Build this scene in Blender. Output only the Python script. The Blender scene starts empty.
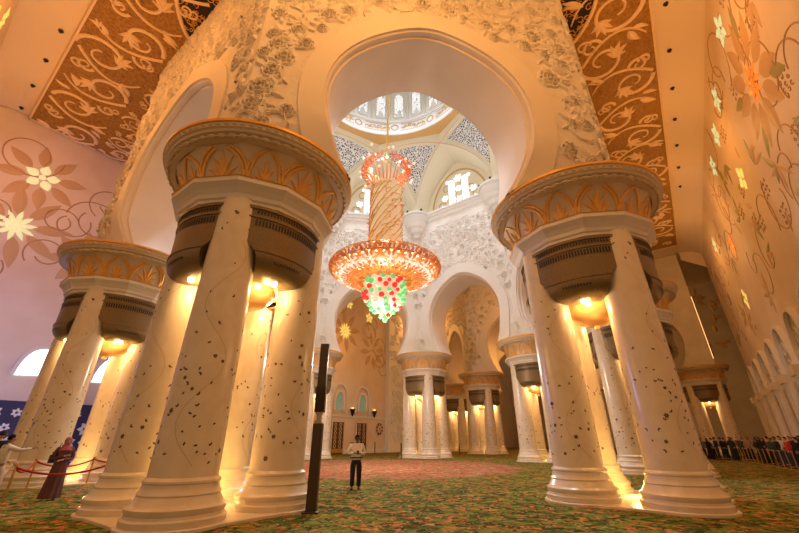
import bpy, bmesh, math, random
from mathutils import Vector, Matrix, Euler
PI = math.pi
R = math.radians
sc = bpy.context.scene
col = sc.collection

# ------------------------------------------------------------------ camera
cd = bpy.data.cameras.new('camera')
cam = bpy.data.objects.new('camera', cd)
col.objects.link(cam)
cd.sensor_width = 36.0
cd.lens = 36.0 * 367.0 / 799.0
cd.clip_end = 400
cam.location = (0, 0, 1.6)
cam.rotation_euler = (R(90 + 25.324), 0, R(36.5))
sc.camera = cam

# ------------------------------------------------------------------ world, exposure, lights
w = bpy.data.worlds.new('world')
sc.world = w
w.use_nodes = True
w.node_tree.nodes['Background'].inputs[0].default_value = (1.0, 0.57, 0.28, 1)
w.node_tree.nodes['Background'].inputs[1].default_value = 0.38
sc.view_settings.view_transform = 'Standard'
sc.view_settings.look = 'None'
sc.view_settings.gamma = 1
sc.view_settings.exposure = 0.16

OX, OY, RV = -16.543, 20.443, 15.836          # main octagon: centre and vertex radius
AP = RV * math.cos(PI / 8)
WARM = (1.0, 0.42, 0.10)
COOL = (0.80, 0.88, 1.0)


def light(kind, name, loc, power, colr, size=1.0, rot=None, target=None, size_y=None, spot=None):
    l = bpy.data.lights.new(name, kind)
    l.energy = power
    l.color = colr
    if kind == 'AREA':
        l.size = size
        if size_y:
            l.shape = 'RECTANGLE'
            l.size_y = size_y
        else:
            l.shape = 'DISK'
    else:
        l.shadow_soft_size = size
    if spot:
        l.spot_size = R(spot)
        l.spot_blend = 0.35
    o = bpy.data.objects.new(name, l)
    col.objects.link(o)
    o.location = loc
    if target is not None:
        o.rotation_euler = (Vector(target) - Vector(loc)).to_track_quat('-Z', 'Y').to_euler()
    if rot:
        o.rotation_euler = rot
    return o


# daylight of the main dome's drum windows
light('SPOT', 'dome_daylight', (OX, OY, 52), 20000, (0.80, 0.86, 1.0), 2.0, rot=(0, 0, 0), spot=72)
# fill lamps added at the chandelier to brighten dome ribs and arch soffits
light('POINT', 'chandelier_rib_fill', (OX, OY, 25.2), 3000, (0.96, 0.94, 0.96), 0.25)
light('POINT', 'chandelier_soffit_fill', (OX, OY, 6.6), 1900, (1.0, 0.80, 0.64), 0.12)
# blue daylight through the left windows
light('SPOT', 'window_daylight', (-36.3, 7.0, 7.5), 3000, (0.24, 0.34, 1.0), 1.0, target=(-26, 5.5, 1.5), spot=84)
light('SPOT', 'west_wall_blue_fill', (-24, -2.0, 4.5), 3300, (0.26, 0.36, 1.0), 1.0, target=(-36, 4.5, 8.5), spot=95)  # unseen blue fill added to tint the west wall and far-left columns
# the aisle cove downlights, grouped
for i in range(4):
    light('POINT', 'cove_light_south', (-31 + i * 8.0, 0.6, 19.5), 370, WARM, 0.8)
for i in range(5):
    light('POINT', 'cove_light_east', (3.2, 8 + i * 10.0, 19.5), 370, WARM, 0.8)
light('POINT', 'front_arch_fill', (-2.0, 3.8, 18.0), 1050, WARM, 1.0)  # warm lamp without a fixture, added to brighten the wall over the front arch
light('POINT', 'far_aisle_lamp', (-16, 42.5, 18.0), 500, WARM, 1.0)
light('POINT', 'far_hall_lamp', (-16.5, 64, 18.0), 3000, WARM, 1.0)
light('POINT', 'west_wall_fill', (-33.5, 34, 13.0), 350, WARM, 1.0)
light('POINT', 'west_wall_fill', (-34.3, 52, 20.0), 650, WARM, 1.0)  # warm fill added close to the wall, grazing the carved pier

# ------------------------------------------------------------------ materials


def mat(name, color, rough=0.5, metal=0.0, emit=None, estr=0.0, spec=None):
    m = bpy.data.materials.new(name)
    m.use_nodes = True
    b = m.node_tree.nodes['Principled BSDF']
    b.inputs['Base Color'].default_value = (*color, 1)
    b.inputs['Roughness'].default_value = rough
    b.inputs['Metallic'].default_value = metal
    if spec is not None:
        b.inputs['Specular IOR Level'].default_value = spec
    if emit:
        b.inputs['Emission Color'].default_value = (*emit, 1)
        b.inputs['Emission Strength'].default_value = estr
    return m


def nodes(m):
    nt = m.node_tree
    return nt, nt.nodes, nt.links, nt.nodes['Principled BSDF']


def noise_mix(m, c1, c2, scale, detail=4, lo=0.35, hi=0.65, coord='Object', bump=0.0, bscale=None, dist=0.0):
    nt, N, L, b = nodes(m)
    tc = N.new('ShaderNodeTexCoord')
    nz = N.new('ShaderNodeTexNoise')
    nz.inputs['Scale'].default_value = scale
    nz.inputs['Detail'].default_value = detail
    nz.inputs['Distortion'].default_value = dist
    L.new(tc.outputs[coord], nz.inputs['Vector'])
    cr = N.new('ShaderNodeValToRGB')
    cr.color_ramp.elements[0].position = lo
    cr.color_ramp.elements[1].position = hi
    cr.color_ramp.elements[0].color = (*c1, 1)
    cr.color_ramp.elements[1].color = (*c2, 1)
    L.new(nz.outputs['Fac'], cr.inputs['Fac'])
    L.new(cr.outputs['Color'], b.inputs['Base Color'])
    if bump:
        n2 = N.new('ShaderNodeTexNoise')
        n2.inputs['Scale'].default_value = bscale or scale * 3
        n2.inputs['Detail'].default_value = 5
        L.new(tc.outputs[coord], n2.inputs['Vector'])
        bp = N.new('ShaderNodeBump')
        bp.inputs['Strength'].default_value = bump
        bp.inputs['Distance'].default_value = 0.1
        L.new(n2.outputs['Fac'], bp.inputs['Height'])
        L.new(bp.outputs['Normal'], b.inputs['Normal'])
    return m


M = {}
M['marble'] = noise_mix(mat('column marble', (.8, .7, .55), 0.22), (.82, .74, .62), (.74, .64, .50), 1.3, 6, .35, .7, dist=1.5)
M['plinth'] = noise_mix(mat('plinth marble', (.8, .7, .55), 0.3), (.80, .70, .56), (.72, .60, .46), 2.0, 5)
M['stone'] = noise_mix(mat('carved stone', (.75, .65, .5), 0.6), (.80, .76, .70), (.72, .67, .60), 0.8, 6, bump=0.35, bscale=4.0)
M['band'] = mat('smooth stone band', (.80, .75, .68), 0.5)
M['soffit'] = noise_mix(mat('arch soffit plaster', (.83, .75, .68), 0.5), (.84, .77, .71), (.80, .72, .65), 0.6, 3)
M['relief'] = mat('relief stone', (.80, .76, .70), 0.55)
M['capital'] = mat('capital stone', (.72, .60, .44), 0.45)
M['gold'] = mat('gold leaf', (.84, .47, .11), 0.42, 0.3)
M['gold_bright'] = mat('bright gold', (.95, .60, .20), 0.25, 0.9)
M['bronze'] = mat('bronze grille', (.20, .14, .06), 0.42, 0.35)
M['bronze_dark'] = mat('dark slot', (.03, .022, .012), 0.6)
M['inlay'] = mat('stone inlay', (.12, .08, .05), 0.25)
M['inlay_soft'] = mat('vine inlay', (.60, .44, .27), 0.3)
M['lampbowl'] = mat('copper lamp bowl', (.85, .50, .22), 0.3, 0.5)
M['bulb'] = mat('bulb', (1, .9, .7), 0.4, 0, (1.0, .70, .36), 9)
M['uplight'] = mat('uplight lens', (1, .9, .3), 0.4, 0, (1.0, .78, .15), 3)
M['ceil_brown'] = noise_mix(mat('carved brown ceiling', (.5, .3, .1), 0.5), (.27, .135, .02), (.44, .24, .045), 5.0, 4, bump=0.8, bscale=7)
M['ceil_cream'] = mat('cream scrollwork', (.85, .66, .44), 0.5)
M['ceil_dark'] = mat('dark opening', (.02, .015, .02), 0.8)
M['cove'] = mat('cove plaster', (.86, .74, .62), 0.6)
M['wall'] = noise_mix(mat('wall marble', (.8, .7, .55), 0.6), (.80, .68, .55), (.72, .58, .44), 0.35, 5, bump=0.05)
M['wall_grey'] = noise_mix(mat('grey wall marble', (.6, .6, .6), 0.4), (.62, .58, .54), (.54, .50, .46), 0.6, 5)
M['vine'] = mat('wall vine', (.46, .28, .13), 0.5)
M['petal_brown'] = mat('brown petal', (.60, .40, .22), 0.5)  # petals of a darker brown tint
M['petal_green'] = mat('olive petal', (.36, .33, .15), 0.5)
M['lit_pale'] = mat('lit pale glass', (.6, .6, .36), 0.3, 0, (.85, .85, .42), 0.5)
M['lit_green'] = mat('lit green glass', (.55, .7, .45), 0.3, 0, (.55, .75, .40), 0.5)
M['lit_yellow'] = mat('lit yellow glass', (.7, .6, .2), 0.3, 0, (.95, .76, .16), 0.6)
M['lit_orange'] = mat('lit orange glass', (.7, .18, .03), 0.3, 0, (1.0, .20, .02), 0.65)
M['cream'] = mat('cream plaster', (.82, .74, .56), 0.6)
M['cream_gold'] = mat('ochre plaster', (.66, .40, .14), 0.6)
M['white'] = mat('white plaster', (.82, .81, .78), 0.6)
M['window_lit'] = mat('bright glass', (.9, .95, 1), 0.3, 0, (.90, .96, 1.0), 1.15)
M['window_blue'] = mat('daylit glass', (.9, .95, 1), 0.3, 0, (.85, .93, 1.0), 2.5)
M['green_glass'] = mat('green glass', (.22, .32, .24), 0.2, 0, (.25, .40, .28), 0.25)
M['lattice_glass'] = mat('olive lattice glass', (.42, .38, .24), 0.3)
M['navy'] = mat('navy screen', (.025, .025, .085), 0.5)
M['white_paint'] = mat('white motif', (.75, .74, .72), 0.5)
M['wood'] = mat('dark wood', (.10, .035, .015), 0.4)
M['pole'] = mat('dark brown pole', (.055, .035, .015), 0.45)
M['steel'] = mat('steel', (.45, .38, .30), 0.35, 0.7)
M['brass'] = mat('brass post', (.60, .36, .10), 0.3, 0.8)
M['rope'] = mat('red rope', (.42, .015, .015), 0.7)
M['black'] = mat('black metal', (.015, .015, .015), 0.5)
M['crystal_red'] = mat('red crystal', (.85, .05, .04), 0.15, 0, (1, .05, .03), 0.5)
M['crystal_green'] = mat('green crystal', (.2, .8, .3), 0.15, 0, (.2, .9, .35), 0.4)
M['crystal_clear'] = mat('clear crystal', (.9, .8, .65), 0.1, 0, (1, .8, .55), 0.45)
M['ch_white'] = mat('crystal panel', (.92, .88, .82), 0.15, 0, (1, .85, .65), 0.35)
M['ch_gold'] = mat('chandelier gold', (.95, .46, .14), 0.26, 0.65, (1, .42, .10), 0.22)
M['ch_orange'] = mat('chandelier orange', (.90, .34, .14), 0.3, 0.2)

# white lattice (voronoi pierced) for the pendentives and drum windows


def lattice_mat(name, light_c, dark_c, scale, emit=0.0, thr=0.10):
    m = mat(name, light_c, 0.6)
    nt, N, L, b = nodes(m)
    tc = N.new('ShaderNodeTexCoord')
    v = N.new('ShaderNodeTexVoronoi')
    v.feature = 'DISTANCE_TO_EDGE'
    v.inputs['Scale'].default_value = scale
    L.new(tc.outputs['Object'], v.inputs['Vector'])
    cr = N.new('ShaderNodeValToRGB')
    cr.color_ramp.interpolation = 'LINEAR'
    cr.color_ramp.elements[0].position = thr
    cr.color_ramp.elements[0].color = (*light_c, 1)
    cr.color_ramp.elements[1].position = thr + 0.05
    cr.color_ramp.elements[1].color = (*dark_c, 1)
    L.new(v.outputs['Distance'], cr.inputs['Fac'])
    L.new(cr.outputs['Color'], b.inputs['Base Color'])
    if emit:
        c2 = N.new('ShaderNodeValToRGB')
        c2.color_ramp.elements[0].position = thr
        c2.color_ramp.elements[0].color = (0, 0, 0, 1)
        c2.color_ramp.elements[1].position = thr + 0.05
        c2.color_ramp.elements[1].color = (.92, .96, 1, 1)
        L.new(v.outputs['Distance'], c2.inputs['Fac'])
        L.new(c2.outputs['Color'], b.inputs['Emission Color'])
        b.inputs['Emission Strength'].default_value = emit
    return m


M['lattice'] = lattice_mat('pierced white lattice', (.80, .79, .76), (.05, .05, .07), 4.2, 0, 0.13)
M['drum_glass'] = lattice_mat('drum window lattice', (.52, .52, .52), (.9, .9, .9), 4.6, 1.0, 0.09)

# perforated bronze
nt, N, L, b = nodes(M['bronze'])
tc = N.new('ShaderNodeTexCoord')
v = N.new('ShaderNodeTexVoronoi')
v.inputs['Scale'].default_value = 26
L.new(tc.outputs['Object'], v.inputs['Vector'])
cr = N.new('ShaderNodeValToRGB')
cr.color_ramp.elements[0].position = 0.12
cr.color_ramp.elements[0].color = (.10, .07, .03, 1)
cr.color_ramp.elements[1].position = 0.34
cr.color_ramp.elements[1].color = (.24, .17, .08, 1)
L.new(v.outputs['Distance'], cr.inputs['Fac'])
L.new(cr.outputs['Color'], b.inputs['Base Color'])

# carpet: green field with orange, pink and dark leaf patches; red medallion around the octagon's centre


def carpet_mat():
    m = mat('floral carpet', (.2, .25, .1), 0.95, spec=0.1)
    nt, N, L, b = nodes(m)
    tc = N.new('ShaderNodeTexCoord')

    def nz(scale, detail, dist, off=0):
        mp = N.new('ShaderNodeMapping')
        mp.inputs['Location'].default_value = (off, off * 1.7, 0)
        L.new(tc.outputs['Object'], mp.inputs['Vector'])
        n = N.new('ShaderNodeTexNoise')
        n.inputs['Scale'].default_value = scale
        n.inputs['Detail'].default_value = detail
        n.inputs['Distortion'].default_value = dist
        L.new(mp.outputs['Vector'], n.inputs['Vector'])
        return n.outputs['Fac']

    def step(src, a, c):
        r = N.new('ShaderNodeMapRange')
        r.inputs['From Min'].default_value = a
        r.inputs['From Max'].default_value = c
        L.new(src, r.inputs['Value'])
        return r.outputs['Result']

    def mix(fac, a, c):
        x = N.new('ShaderNodeMix')
        x.data_type = 'RGBA'
        L.new(fac, x.inputs[0])
        for s, val in ((6, a), (7, c)):
            if isinstance(val, tuple):
                x.inputs[s].default_value = (*val, 1)
            else:
                L.new(val, x.inputs[s])
        return x.outputs[2]
    g = mix(step(nz(1.6, 4, 1.0), .40, .60), (.05, .10, .015), (.20, .25, .04))
    g = mix(step(nz(1.7, 3, 2.2, 5), .545, .60), g, (.52, .22, .07))
    g = mix(step(nz(3.5, 2, 1.5, 11), .63, .66), g, (.52, .34, .16))
    g = mix(step(nz(2.6, 2, 3.0, 23), .62, .65), g, (.42, .07, .03))
    g = mix(step(nz(5.5, 3, 1.0, 31), .55, .60), g, (.02, .045, .012))
    # medallion
    sp = N.new('ShaderNodeVectorMath')
    sp.operation = 'DISTANCE'
    sp.inputs[1].default_value = (OX - 1.5, OY + 1.5, 0)
    L.new(tc.outputs['Object'], sp.inputs[0])
    wob = N.new('ShaderNodeMath')
    wob.operation = 'MULTIPLY_ADD'
    L.new(nz(.6, 2, 0, 3), wob.inputs[0])
    wob.inputs[1].default_value = 4.0
    L.new(sp.outputs['Value'], wob.inputs[2])
    inside = step(wob.outputs[0], 11.8, 10.6)
    red = mix(step(nz(1.2, 3, 2.0, 8), .42, .56), (.36, .12, .06), (.46, .22, .13))
    red = mix(step(nz(2.0, 3, 2.0, 17), .55, .60), red, (.27, .03, .05))
    red = mix(step(nz(2.4, 3, 1.0, 27), .60, .64), red, (.55, .38, .26))
    red = mix(step(nz(1.5, 4, 1.5, 41), .55, .60), red, (.20, .20, .06))
    g = mix(inside, g, red)
    # pale border band lines of the far carpet
    L.new(g, b.inputs['Base Color'])
    bp = N.new('ShaderNodeBump')
    bp.inputs['Strength'].default_value = 0.5
    bp.inputs['Distance'].default_value = 0.02
    L.new(nz(40, 3, 0, 2), bp.inputs['Height'])
    L.new(bp.outputs['Normal'], b.inputs['Normal'])
    return m


M['carpet'] = carpet_mat()

# ------------------------------------------------------------------ mesh helpers


class MB:
    def __init__(s):
        s.v = []
        s.f = []
        s.mi = []
        s.cur = 0

    def add(s, vs, fs):
        o = len(s.v)
        s.v += [tuple(x) for x in vs]
        s.f += [tuple(i + o for i in f) for f in fs]
        s.mi += [s.cur] * len(fs)

    def box(s, x0, x1, y0, y1, z0, z1):
        s.add([(x, y, z) for z in (z0, z1) for x, y in ((x0, y0), (x1, y0), (x1, y1), (x0, y1))],
              [(3, 2, 1, 0), (4, 5, 6, 7), (0, 1, 5, 4), (1, 2, 6, 5), (2, 3, 7, 6), (3, 0, 4, 7)])

    def quad(s, a, b, c, d):
        s.add([a, b, c, d], [(0, 1, 2, 3)])

    def grid(s, rows, close=False):
        n = len(rows[0])
        vs = [p for r in rows for p in r]
        fs = []
        for i in range(len(rows) - 1):
            for j in range(n if close else n - 1):
                k = (j + 1) % n
                fs.append((i * n + j, i * n + k, (i + 1) * n + k, (i + 1) * n + j))
        s.add(vs, fs)

    def lathe(s, prof, seg=32, c=(0, 0), cap0=False, cap1=False, rot=0.0):
        rows = [[(c[0] + r * math.cos(rot + 2 * PI * j / seg), c[1] + r * math.sin(rot + 2 * PI * j / seg), z) for j in range(seg)] for r, z in prof]
        s.grid(rows, True)
        o = len(s.v) - seg * len(prof)
        if cap0:
            s.f.append(tuple(o + j for j in reversed(range(seg))))
            s.mi.append(s.cur)
        if cap1:
            s.f.append(tuple(o + seg * (len(prof) - 1) + j for j in range(seg)))
            s.mi.append(s.cur)

    def tube(s, pts, rad, seg=8, cap=True):
        pts = [Vector(p) for p in pts]
        rows = []
        prev = None
        for i, p in enumerate(pts):
            t = (pts[min(i + 1, len(pts) - 1)] - pts[max(i - 1, 0)]).normalized()
            if prev is None:
                a = Vector((0, 0, 1)) if abs(t.z) < .9 else Vector((1, 0, 0))
                n = t.cross(a).normalized()
            else:
                n = (prev - t * prev.dot(t)).normalized()
            prev = n
            bb = t.cross(n)
            r = rad[i] if isinstance(rad, (list, tuple)) else rad
            rows.append([p + (n * math.cos(2 * PI * j / seg) + bb * math.sin(2 * PI * j / seg)) * r for j in range(seg)])
        s.grid(rows, True)
        if cap:
            o = len(s.v) - seg * len(pts)
            s.f.append(tuple(o + j for j in reversed(range(seg))))
            s.f.append(tuple(o + seg * (len(pts) - 1) + j for j in range(seg)))
            s.mi += [s.cur] * 2

    def ball(s, c, r, seg=10, rings=6, sc=(1, 1, 1)):
        rows = [[(c[0] + sc[0] * r * math.sin(PI * i / rings) * math.cos(2 * PI * j / seg), c[1] + sc[1] * r * math.sin(PI * i / rings) * math.sin(2 * PI * j / seg), c[2] + sc[2] * r * math.cos(PI * i / rings)) for j in range(seg)] for i in range(rings, -1, -1)]
        s.grid(rows, True)

    def mesh(s, name, mats, smooth=False):
        me = bpy.data.meshes.new(name)
        me.from_pydata(s.v, [], s.f)
        if not isinstance(mats, (list, tuple)):
            mats = [mats]
        for m in mats:
            me.materials.append(m)
        if len(mats) > 1:
            me.polygons.foreach_set('material_index', s.mi)
        if smooth:
            me.polygons.foreach_set('use_smooth', [True] * len(me.polygons))
            if smooth == 'auto':
                bm = bmesh.new()
                bm.from_mesh(me)
                for e in bm.edges:
                    if len(e.link_faces) == 2 and e.calc_face_angle(0) > R(35):
                        e.smooth = False
                bm.to_mesh(me)
                bm.free()
        me.update()
        return me

    def build(s, name, mats, parent=None, smooth=False, loc=None, rotz=0):
        o = bpy.data.objects.new(name, s.mesh(name, mats, smooth))
        col.objects.link(o)
        if parent:
            o.parent = parent
        if loc:
            o.location = loc
        o.rotation_euler.z = rotz
        return o


def tag(o, label=None, cat=None, group=None, kind=None):
    if label:
        o['label'] = label
    if cat:
        o['category'] = cat
    if group:
        o['group'] = group
    if kind:
        o['kind'] = kind
    return o


def struct(o, label=None):
    o['kind'] = 'structure'
    if label:
        o['label'] = label
    return o


def ORD(i, n, end):
    w_ = ['first', 'second', 'third', 'fourth', 'fifth', 'sixth', 'seventh', 'eighth', 'ninth', 'tenth', 'eleventh', 'twelfth', 'thirteenth', 'fourteenth', 'fifteenth', 'sixteenth', 'seventeenth', 'eighteenth', 'nineteenth', 'twentieth', 'twenty-first', 'last']
    return (w_[i] if i < n - 1 else 'last') + ' from ' + end


def empty(name, loc=(0, 0, 0), rz=0, label=None, cat=None, group=None, kind=None):
    o = bpy.data.objects.new(name, None)
    col.objects.link(o)
    o.location = loc
    o.rotation_euler.z = rz
    o.empty_display_size = 0.2
    tag(o, label, cat, group, kind)
    return o


def copy_tree(o, parent=None):
    c = o.copy()
    col.objects.link(c)
    c.parent = parent
    for ch in list(o.children):
        copy_tree(ch, c)
    return c


# ribbons: raised bands in a 2D chart, mapped onto a surface by mp(u, v, h)
def ribbon(mb, pts, wf, h, mp, flat=0.55):
    n = len(pts)
    rows = []
    for i, (u, v) in enumerate(pts):
        a = pts[max(i - 1, 0)]
        c = pts[min(i + 1, n - 1)]
        dx, dy = c[0] - a[0], c[1] - a[1]
        l = math.hypot(dx, dy) or 1e-6
        nx, ny = -dy / l, dx / l
        wd = wf(i / (n - 1))
        hh = h * min(1.0, 0.3 + wd / max(1e-6, wf(0.5)))
        rows.append([mp(u + nx * wd * k, v + ny * wd * k, z) for k, z in ((1, 0.0), (flat, hh), (-flat, hh), (-1, 0.0))])
    mb.grid(rows)


def leafw(wd):
    return lambda t: wd * (math.sin(PI * min(1, max(0, t)) ** 0.8) * 0.98 + 0.02)


def bez(p0, p1, p2, n=8):
    return [((1 - t) ** 2 * p0[0] + 2 * t * (1 - t) * p1[0] + t * t * p2[0], (1 - t) ** 2 * p0[1] + 2 * t * (1 - t) * p1[1] + t * t * p2[1]) for t in [i / n for i in range(n + 1)]]


def leaf(mb, c, ang, ln, wd, h, mp, bend=0.0, n=7):
    e = (c[0] + ln * math.cos(ang), c[1] + ln * math.sin(ang))
    m = (c[0] + .5 * ln * math.cos(ang) - bend * ln * math.sin(ang), c[1] + .5 * ln * math.sin(ang) + bend * ln * math.cos(ang))
    ribbon(mb, bez(c, m, e, n), leafw(wd), h, mp, 0.3)


def flower(mb, c, r, n, h, mp, rot=0.0, wd=None, inner=0.12):
    for k in range(n):
        a = rot + 2 * PI * k / n
        leaf(mb, (c[0] + inner * r * math.cos(a), c[1] + inner * r * math.sin(a)), a, r * (1 - inner), wd or r * 1.7 / n, h, mp)


def disc(mb, c, r, h, mp, n=12):
    vs = [mp(c[0], c[1], h)] + [mp(c[0] + r * math.cos(2 * PI * k / n), c[1] + r * math.sin(2 * PI * k / n), h * .6) for k in range(n)]
    mb.add(vs, [(0, k + 1, (k + 1) % n + 1) for k in range(n)])


def spiral(c, r0, a0, turns, shrink=0.25, n=22, cw=1):
    return [(c[0] + r0 * (1 - (1 - shrink) * t) * math.cos(a0 + cw * 2 * PI * turns * t), c[1] + r0 * (1 - (1 - shrink) * t) * math.sin(a0 + cw * 2 * PI * turns * t)) for t in [i / n for i in range(n + 1)]]


def rose(mb, c, r, h, mp, rnd):
    """an open carved rose: three rings of cupped petals"""
    for ring, (rr, k) in enumerate(((1.0, 7), (0.66, 6), (0.36, 4))):
        a0 = rnd.random() * 6
        for j in range(k):
            a = a0 + 2 * PI * j / k
            cx, cy = c[0] + r * rr * .55 * math.cos(a), c[1] + r * rr * .55 * math.sin(a)
            arc = [(cx + r * rr * .45 * math.cos(a + t), cy + r * rr * .45 * math.sin(a + t)) for t in [(-1.5 + 3.0 * i / 6) for i in range(7)]]
            ribbon(mb, arc, lambda t, q=r * rr: q * .12 + .01, h * (1 + .5 * ring), mp, 0.2)
    disc(mb, c, r * .16, h * 2, mp, 6)


def polar(r, a):
    return (OX + r * math.cos(a), OY + r * math.sin(a))


# ------------------------------------------------------------------ floor
mb = MB()
mb.quad((-60, -14, 0), (30, -14, 0), (30, 110, 0), (-60, 110, 0))
struct(mb.build('floor', M['carpet']))

# ------------------------------------------------------------------ arcade walls of the octagons
ZS, ZL, ZC = 10.0, 27.0, 25.0            # springing, ledge, aisle ceiling
AC, AA, AB_ = 13.45, 4.10, 4.10
BK = 0.35                                # the arch rises a little towards the hall


def arch_pts(a, b, zc, n=40, z0=ZS, peak=0.3):
    bl = b * 1.29                           # the horseshoe's legs run steeper than its crown
    th0 = math.asin(max(-1, (z0 - zc) / bl))
    out = []
    for i in range(n + 1):
        th = th0 + (PI - 2 * th0) * i / n
        s = math.sin(th)
        out.append((a * math.cos(th), zc + (b if s > 0 else bl) * s + peak * max(0, s) ** 14))
    return out


def wall_rect_pts(U, z0, z1, pts, zc):
    """outer boundary points that pair with the arch points"""
    out = []
    for i, (u, z) in enumerate(pts):
        if i == 0:
            out.append((U, z0))
            continue
        if i == len(pts) - 1:
            out.append((-U, z0))
            continue
        dx, dz = u, z - zc
        if dz < 0:
            f = (z - z0) / (zc - z0)
            out.append((U if u > 0 else -U, z0 + (zc - z0) * f))
            continue
        k = min(U / abs(dx) if abs(dx) > 1e-6 else 1e9, (z1 - zc) / dz if dz > 1e-6 else 1e9)
        out.append((dx * k, zc + dz * k))
    return out


OUT = 1.7
T8 = math.tan(PI / 8)


def arcade_meshes(rnd):
    """local frame: u along x, outward normal = -y, origin on the side's middle, z up"""
    wall = MB()

    def waist(z):
        q = max(0.0, min(1.0, (z - ZS) / 1.9))
        return .70 + .30 * q * q * (3 - 2 * q)

    for off, sgn in ((OUT, 1), (-OUT, -1)):
        inner = arch_pts(AA, AB_ + (BK if sgn < 0 else 0), AC)
        U = (AP + off) * T8
        rect = wall_rect_pts(U, ZS, ZL, inner, AC)
        a = [(u, -off * waist(z), z) for u, z in inner]
        c = []
        for u, z in rect:
            o_ = off * waist(z)
            if abs(abs(u) - U) < 1e-6:
                u = math.copysign((AP + o_) * T8, u)
            c.append((u, -o_, z))
        wall.grid([c, a] if sgn > 0 else [a, c])
        for su in (1, -1):
            ks = [i for i in range(len(rect) - 1) if abs(abs(rect[i][0]) - U) < 1e-6 and abs(rect[i + 1][1] - ZL) < 1e-6] if su > 0 else \
                 [i + 1 for i in range(len(rect) - 1) if abs(rect[i][1] - ZL) < 1e-6 and abs(abs(rect[i + 1][0]) - U) < 1e-6]
            for k in ks[:1]:
                j = k + 1 if su > 0 else k - 1
                wall.add([(rect[k][0], -off, rect[k][1]), (su * U, -off, ZL), (rect[j][0], -off, ZL)], [(0, 1, 2)])
    for su in (1, -1):
        f_ = waist(ZS)
        i_ = abs(arch_pts(AA, AB_, AC)[0][0]) - .05
        wall.add([(su * i_, -OUT * f_, ZS + .002), (su * (AP + OUT * f_) * T8, -OUT * f_, ZS + .002), (su * (AP - OUT * f_) * T8, OUT * f_, ZS + .002), (su * i_, OUT * f_, ZS + .002)], [(0, 1, 2, 3)])
    sof = MB()
    prof = [(OUT, 0.0), (OUT - .06, .07), (OUT - .30, .08), (OUT - .34, .15), (0, .17), (-OUT + .34, .15), (-OUT + .30, .08), (-OUT + .06, .07), (-OUT, 0.0)]
    rows = []
    for off, ins in prof:
        rows.append([(u, -off * waist(z), z) for u, z in arch_pts(AA - ins, AB_ - ins + BK * (OUT - off) / (2 * OUT), AC)])
    sof.grid(rows)
    band = MB()
    for off in (OUT, -OUT):
        s = 1 if off > 0 else -1
        bk = BK if s < 0 else 0
        i0 = arch_pts(AA, AB_ + bk, AC)
        i1 = arch_pts(AA + .92, AB_ + .95 + bk, AC, peak=.45)
        f_ = lambda u, z, d: (u, -(off * waist(z) + s * d), z)
        band.grid([[f_(u, z, 0) for u, z in i0], [f_(u, z, .09) for u, z in i0], [f_(u, z, .09) for u, z in i1], [f_(u, z, 0) for u, z in i1]])
    # relief on the outer and the inner face
    outs = []
    for off, s, dens, hf in ((OUT, 1, 1.0, 1.0), (-OUT, -1, 0.8, .5)):
        rl = MB()
        U = (AP + off) * T8
        mp = lambda u, z, h, off=off, s=s: (u, -(off * waist(z) + s * h), z)

        def ok(u, z, m):
            if abs(u) > U - m or z < ZS + .3 or z > ZL - 1.0 - m:
                return False
            return math.hypot(u, z - AC) > AA + 1.15 + m and z > ZS + 1.2
        pos = []
        tries = 0
        while len(pos) < int(95 * dens) and tries < 9000:
            tries += 1
            u, z = rnd.uniform(-U, U), rnd.uniform(ZS, 24.5)
            r = rnd.uniform(.22, .55)
            if ok(u, z, r * .5) and all(math.hypot(u - a, z - c) > (r + q) * .95 for a, c, q in pos):
                pos.append((u, z, r))
                rose(rl, (u, z), r, .09 * hf, mp, rnd)
                for k in range(4):
                    a = rnd.random() * 6.28
                    p0 = (u + r * .9 * math.cos(a), z + r * .9 * math.sin(a))
                    if ok(*p0, .35):
                        leaf(rl, p0, a + rnd.uniform(-.5, .5), rnd.uniform(.35, .6), .12, .11 * hf, mp, rnd.uniform(-.25, .25))
        for k in range(int(330 * dens)):
            u, z = rnd.uniform(-U, U), rnd.uniform(ZS, 25)
            if not ok(u, z, .3):
                continue
            a = rnd.random() * 6.28
            pts = [(u, z)]
            da = rnd.choice((-1, 1)) * rnd.uniform(.12, .38)
            for i in range(14):
                a += da + rnd.uniform(-.08, .08)
                q = (pts[-1][0] + .17 * math.cos(a), pts[-1][1] + .17 * math.sin(a))
                if not ok(*q, .15):
                    break
                pts.append(q)
            if len(pts) > 5:
                ribbon(rl, pts, lambda t: .05 * (1 - .5 * t), .10 * hf, mp, .4)
                for i in range(3, len(pts), 4):
                    leaf(rl, pts[i], a + rnd.choice((-1, 1)) * 1.2, .35, .09, .09, mp, .2)
        outs.append(rl)
    return wall, sof, band, outs


rnd = random.Random(4)
awall, asof, aband, arel = arcade_meshes(rnd)
m_wall = awall.mesh('arcade wall', M['stone'])
m_sof = asof.mesh('arch soffit', M['soffit'], 'auto')
m_band = aband.mesh('arch band', M['band'], 'auto')
m_rel = [r.mesh('carved flowers', M['relief']) for r in arel]
SIDE_NAMES = ['east', 'north_east', 'north', 'north_west', 'west', 'south_west', 'south', 'south_east']


def put_side(cx, cy, k, name):
    a = k * PI / 4
    root = bpy.data.objects.new(name, m_wall)
    col.objects.link(root)
    root.location = (cx + AP * math.cos(a), cy + AP * math.sin(a), 0)
    root.rotation_euler.z = a + PI / 2
    root['kind'] = 'structure'
    for nm, me in (('arch_soffit', m_sof), ('arch_band', m_band), ('carved_relief', m_rel[0]), ('carved_relief', m_rel[1])):
        c = bpy.data.objects.new(nm, me)
        col.objects.link(c)
        c.parent = root
        if nm == 'carved_relief':
            c['label'] = 'carved stone roses and vines in relief'
    return root


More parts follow.
